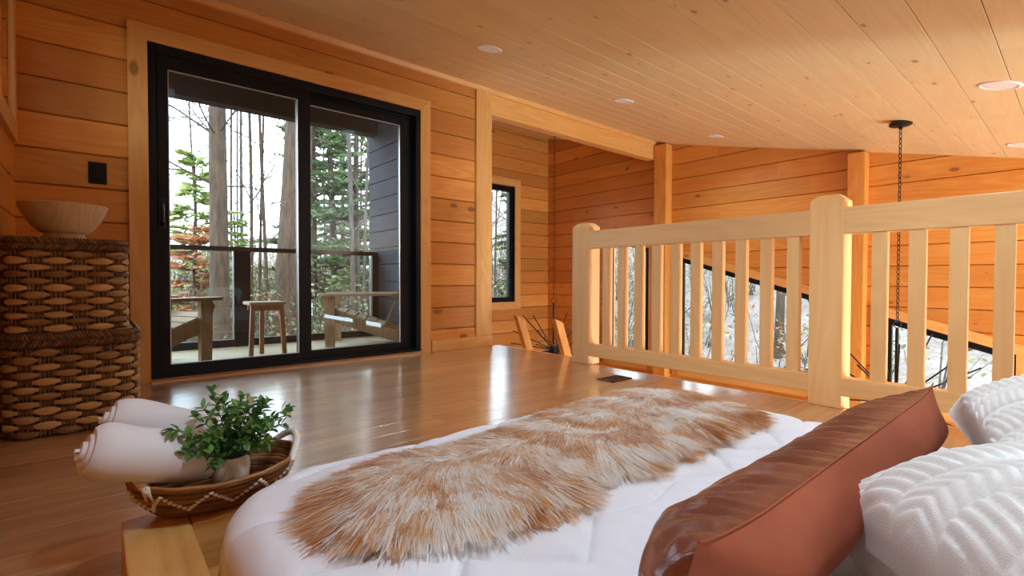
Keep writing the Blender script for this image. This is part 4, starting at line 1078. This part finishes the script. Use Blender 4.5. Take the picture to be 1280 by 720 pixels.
def trunk_tree(h,r,lean,seed,nb,b0=.35,mat='bark2',depth=2,blen=.24,brf=1.0):
    rnd=random.Random(seed); mb=MB(); pts=[];rs=[]; x=y=0
    for i in range(22):
        q=i/21; pts.append(Vector((lean[0]*q*h+.012*h*math.sin(q*5+seed)*q,lean[1]*q*h+.01*h*math.cos(q*4+seed)*q,q*h-.3*(1-q)))); rs.append(r*((1-.72*q)+.35*math.exp(-q*30)))
    mb.tube(pts,rs,12,cap=False)
    for k in range(nb):
        q=rnd.uniform(b0,.97); i=int(q*21); a=rnd.uniform(0,2*PI); br=rs[i]*rnd.uniform(.25,.5)*brf
        branch(mb,pts[i],Vector((math.cos(a),math.sin(a),rnd.uniform(.2,.9))).normalized(),h*blen*rnd.uniform(.6,1.1)*(1.15-q*.6),br,depth,rnd,5)
    return mb,pts,rs
def place(o,x,y,label,group=None,rz=0,s=1.0):
    o.location=(x,y,ground(x,y)-.1); o.rotation_euler=(0,0,rz); o.scale=(s,s,s); return tag(o,label,'tree',group)
# two big trunks close to the deck
mb,_,_=trunk_tree(20,.205,(.012,.0),3,22,.24,depth=2,blen=.13,brf=.32); o=mb.build('bare_tree',M['bark'],smooth=True); place(o,.166*11.5,.986*11.5,'straight brown trunk seen through the left door pane')
mb,_,_=trunk_tree(22,.44,(.05,.0),7,12,.6,depth=1); o=mb.build('bare_tree',M['bark3'],smooth=True); place(o,.262*13.5,.965*13.5,'thickest leaning trunk, just left of the door meeting stile')
# slim trees: six kinds, then copies
protos=[]
for k in range(6):
    mb,_,_=trunk_tree(15+k,.042+.012*(k%3),(random.uniform(-.03,.03),random.uniform(-.03,.03)),20+k,18,.25,depth=2,blen=.2)
    protos.append(mb.build('bare_tree',M['bark2'] if k%2 else M['bark'],smooth=True))
rnd=random.Random(77); used=set()
def slim(x,y,label,group,k=None,S_=None):
    k=rnd.randrange(6) if k is None else k
    o=protos[k] if k not in used else protos[k].copy()
    if k in used: COL.objects.link(o)
    used.add(k); return place(o,x,y,label,group,rnd.uniform(0,6.28),S_ or rnd.uniform(.8,1.25))
for dx,dy,dist in ((.211,.977,15),(.228,.974,18),(.247,.969,16),(.20,.98,23),(.137,.99,20)):
    slim(dx*dist,dy*dist,'slim bare tree between the two big trunks beyond the deck','slim trees between the big trunks')
for k in range(6):
    a=rnd.uniform(.33,.41); dist=rnd.uniform(13,30); slim(a*dist,math.sqrt(1-a*a)*dist,'slim bare tree seen through the right door pane','slim trees behind the right door pane')
for k in range(9):
    a=rnd.uniform(.05,.30); dist=rnd.uniform(24,42); slim(a*dist,math.sqrt(1-a*a)*dist,'slim bare tree far behind the left door pane','far slim trees behind the left door pane')
for k in range(4):
    a=rnd.uniform(.61,.66); dist=rnd.uniform(14,24); slim(a*dist,math.sqrt(1-a*a)*dist,'slim bare tree outside the narrow bay window','slim trees outside the bay window')
for k in range(46):
    a=math.radians(rnd.uniform(52,92)); dist=rnd.uniform(15,42); slim(math.sin(a)*dist,math.cos(a)*dist,S_=rnd.uniform(1.3,2.6),label='bare tree on the pale slope outside the low sloped windows',group='bare trees on the slope outside the east windows')
# evergreens
M['needle']=leafmat('pine_needles',[(0,srgb(38,58,38)),(.5,srgb(68,92,56)),(1,srgb(108,128,74))],.3)
M['needle2']=leafmat('light_needles',[(0,srgb(80,104,48)),(.5,srgb(122,140,70)),(1,srgb(158,162,94))],.4)
M['russet']=leafmat('russet_leaves',[(0,srgb(112,66,40)),(.5,srgb(152,100,64)),(1,srgb(172,136,100))],.4)
def spray(mb,p,d,ln,w,rnd,nq):
    for k in range(nq):
        q=(k+.5)/nq; c=p+d*ln*q+Vector((0,0,-.10*ln*q*q)); a=rnd.uniform(0,2*PI)
        for s_ in (-1,1):
            sd=d.cross(Vector((0,0,1))).normalized()*s_; dd=(d*.7+sd*rnd.uniform(.5,1)+Vector((0,0,rnd.uniform(-.25,.35)))).normalized(); L_=w*(1.15-.7*q)*rnd.uniform(.7,1.2)
            wv=dd.cross(Vector((rnd.uniform(-1,1),rnd.uniform(-1,1),rnd.uniform(-.2,1)))).normalized()*L_*.16; mb.brd=rnd.random()
            mb.add([c-wv*.3,c+dd*L_*.5-wv,c+dd*L_,c+dd*L_*.5+wv],[(0,1,2,3)])
def evergreen(h,r,seed,b0,blen,dens,label,x,y,mats,group=None,cat_trunk='bark3'):
    rnd=random.Random(seed); t=thing('evergreen_tree',label,'tree',(x,y,ground(x,y)-.1),group=group)
    mb,pts,rs=trunk_tree(h,r,(rnd.uniform(-.02,.02),rnd.uniform(-.02,.02)),seed,0); mf=MB()
    nlev=int(h*dens*1.5)
    for k in range(nlev):
        q=b0+(1-b0)*k/nlev; i=min(20,int(q*21)); ln=blen*(1.05-q)**.8*rnd.uniform(.55,1.1)+.25
        for b in range(3):
            if rnd.random()<.25: continue
            a=rnd.uniform(0,2*PI); d=Vector((math.cos(a),math.sin(a),rnd.uniform(-.25,.45))).normalized(); p=pts[i].lerp(pts[i+1],rnd.random())
            mb.tube([p,p+d*ln*.5,p+d*ln+Vector((0,0,-.06*ln))],[.03*ln/2+.008,.016,.004],4,cap=False)
            spray(mf,p+d*ln*.18,d,ln*.85,min(.42,.16*ln+.13),rnd,int(9+ln*7))
            for s_ in (-1,1):
                sd=(d+d.cross(Vector((0,0,1)))*s_*.9).normalized(); spray(mf,p+d*ln*.4,sd,ln*.45,.32,rnd,int(4+ln*2))
    mb.build('trunk',M[cat_trunk],t,smooth=True,local=True); mf.build('foliage',M[mats],t,local=True,fix=False)
    return t
evergreen(15,.16,101,.12,2.6,2.0,'blue green pine beside the thick leaning trunk',.312*19,.95*19,'needle')
evergreen(16,.17,102,.1,2.4,2.4,'dense evergreen filling the right door pane top',.352*21,.936*21,'needle')
evergreen(14,.14,103,.1,2.0,2.4,'evergreen close to the dark plank wall',.385*17,.923*17,'needle')
evergreen(17,.16,104,.08,2.4,2.2,'far evergreen behind the right door pane',.365*32,.93*32,'needle')
evergreen(6.8,.08,105,.12,1.5,4.0,'young light green fir left of the straight trunk',.125*16,.992*16,'needle2')
evergreen(5.5,.08,106,.1,1.4,4.0,'young pale fir low behind the straight trunk',.19*22,.98*22,'needle2')
evergreen(9,.10,107,.1,1.5,2.8,'evergreen outside the narrow bay window',.655*20,.756*20,'needle')
evergreen(5,.06,108,.08,1.2,4.0,'low russet leaved sapling behind the left deck chair',.138*13,.99*13,'russet')
# undergrowth: leaves and twigs nobody could count
mb=MB(); mt=MB(); rnd=random.Random(9)
for k in range(1500):
    a=rnd.choice((rnd.uniform(-.02,.46),rnd.uniform(-.02,.46),rnd.uniform(-.02,.46),rnd.uniform(.6,.999))); dist=rnd.uniform(11.5,34); x,y=a*dist,math.sqrt(1-a*a)*dist; z=ground(x,y); hh=rnd.uniform(1.4,4.6)*(1 if a<.7 else .6)
    tone=rnd.random()
    for s_ in range(3):
        tip=Vector((x+rnd.gauss(0,.5),y+rnd.gauss(0,.5),z+hh*rnd.uniform(.7,1))); b=Vector((x,y,z-.1)); mb.mi=1; mb.brd=tone
        mb.tube([b,b.lerp(tip,.5)+Vector((rnd.gauss(0,.1),rnd.gauss(0,.1),.1)),tip],[.022,.014,.005],4,cap=False); mb.mi=0
        for q in range(16):
            c=b.lerp(tip,rnd.uniform(.25,1))+Vector((rnd.gauss(0,.22),rnd.gauss(0,.22),rnd.gauss(0,.12))); d=Vector((rnd.gauss(0,1),rnd.gauss(0,1),rnd.gauss(0,.6))).normalized(); w=d.cross(Vector((rnd.gauss(0,1),rnd.gauss(0,1),1))).normalized(); s=rnd.uniform(.03,.085)
            mb.brd=min(1,max(0,tone+rnd.gauss(0,.15))); mb.add([c-d*s,c-w*s*.5,c+d*s,c+w*s*.5],[(0,1,2,3)])
M['brush']=leafmat('undergrowth_leaves',[(0,srgb(126,100,72)),(.35,srgb(148,134,104)),(.6,srgb(104,112,66)),(.85,srgb(82,102,58)),(1,srgb(138,86,54))],.4)
tag(mb.build('undergrowth',[M['brush'],M['bark2']],fix=False),'tangled brush and saplings on the forest floor beyond the deck','undergrowth',kind='stuff')

# ------------------------------------------------------------------ light
w=bpy.data.worlds.new('sky'); SC.world=w; w.use_nodes=True; nt=w.node_tree; bg=nt.nodes['Background']
tc=N(nt,'ShaderNodeTexCoord'); nz=N(nt,'ShaderNodeTexNoise',Scale=2.5,Detail=4.0); L(nt,tc.outputs['Generated'],nz.inputs['Vector'])
L(nt,ramp(nt,nz.outputs[0],[(.38,(.58,.77,1.0,1)),(.6,(.84,.93,1,1))]),bg.inputs[0]); bg.inputs[1].default_value=8.5
def light(name,kind,loc,energy,color=(1,1,1),size=1,size_y=None,target=None,spot=None,angle=None):
    l=bpy.data.lights.new(name,kind); l.energy=energy; l.color=color
    if kind=='AREA':
        l.shape='RECTANGLE' if size_y else 'SQUARE'; l.size=size
        if size_y: l.size_y=size_y
    elif kind=='SUN': l.angle=angle or .1
    else: l.shadow_soft_size=size
    if spot: l.spot_size=spot; l.spot_blend=.8
    o=bpy.data.objects.new(name,l); COL.objects.link(o); o.location=loc
    if target: o.rotation_euler=(Vector(target)-Vector(loc)).to_track_quat('-Z','Y').to_euler()
    return o
light('sun','SUN',(0,-10,20),.9,(1,.95,.86),angle=.15,target=(4,3,0))
COOL=(.62,.82,1.0)
light('great_room_fill','AREA',(4.2,YS+.02,-1.0),250,COOL,2.3,2.3,(4.2,YS+2,-.3))  # added area fill at the unseen south window, stands in for daylight
for x,y,e in ((.45,.3,30),(1.95,.29,34),(.45,2.565,3),(1.99,2.565,12),(3.43,2.565,16),(4.99,2.555,16),(3.40,.29,16),(5.04,.31,16)):
    light('downlight','SPOT',(x,y,zc(y)-.03),e,COOL,.06,target=(x,y,-3),spot=2.7)
light('bed_fill_spot','SPOT',(.2,-1.25,.92),60,COOL,.12,target=(1.9,.9,.4),spot=1.45)  # added fill spot behind the camera, no lamp stands here
for x in (3.6,5.0): light('lower_fill','POINT',(x,-1.8,-.9),75,COOL,.15)  # added point fills brightening the void from below, no lamps there

vs=SC.view_settings; SC.display_settings.display_device='sRGB'; vs.view_transform='Standard'; vs.look='None'; vs.gamma=1; vs.exposure=0.35; vs.use_curve_mapping=False
cy=SC.cycles; cy.use_denoising=True; cy.max_bounces=10; cy.diffuse_bounces=5; cy.transparent_max_bounces=24; cy.sample_clamp_indirect=6.0; cy.caustics_reflective=False; cy.caustics_refractive=False
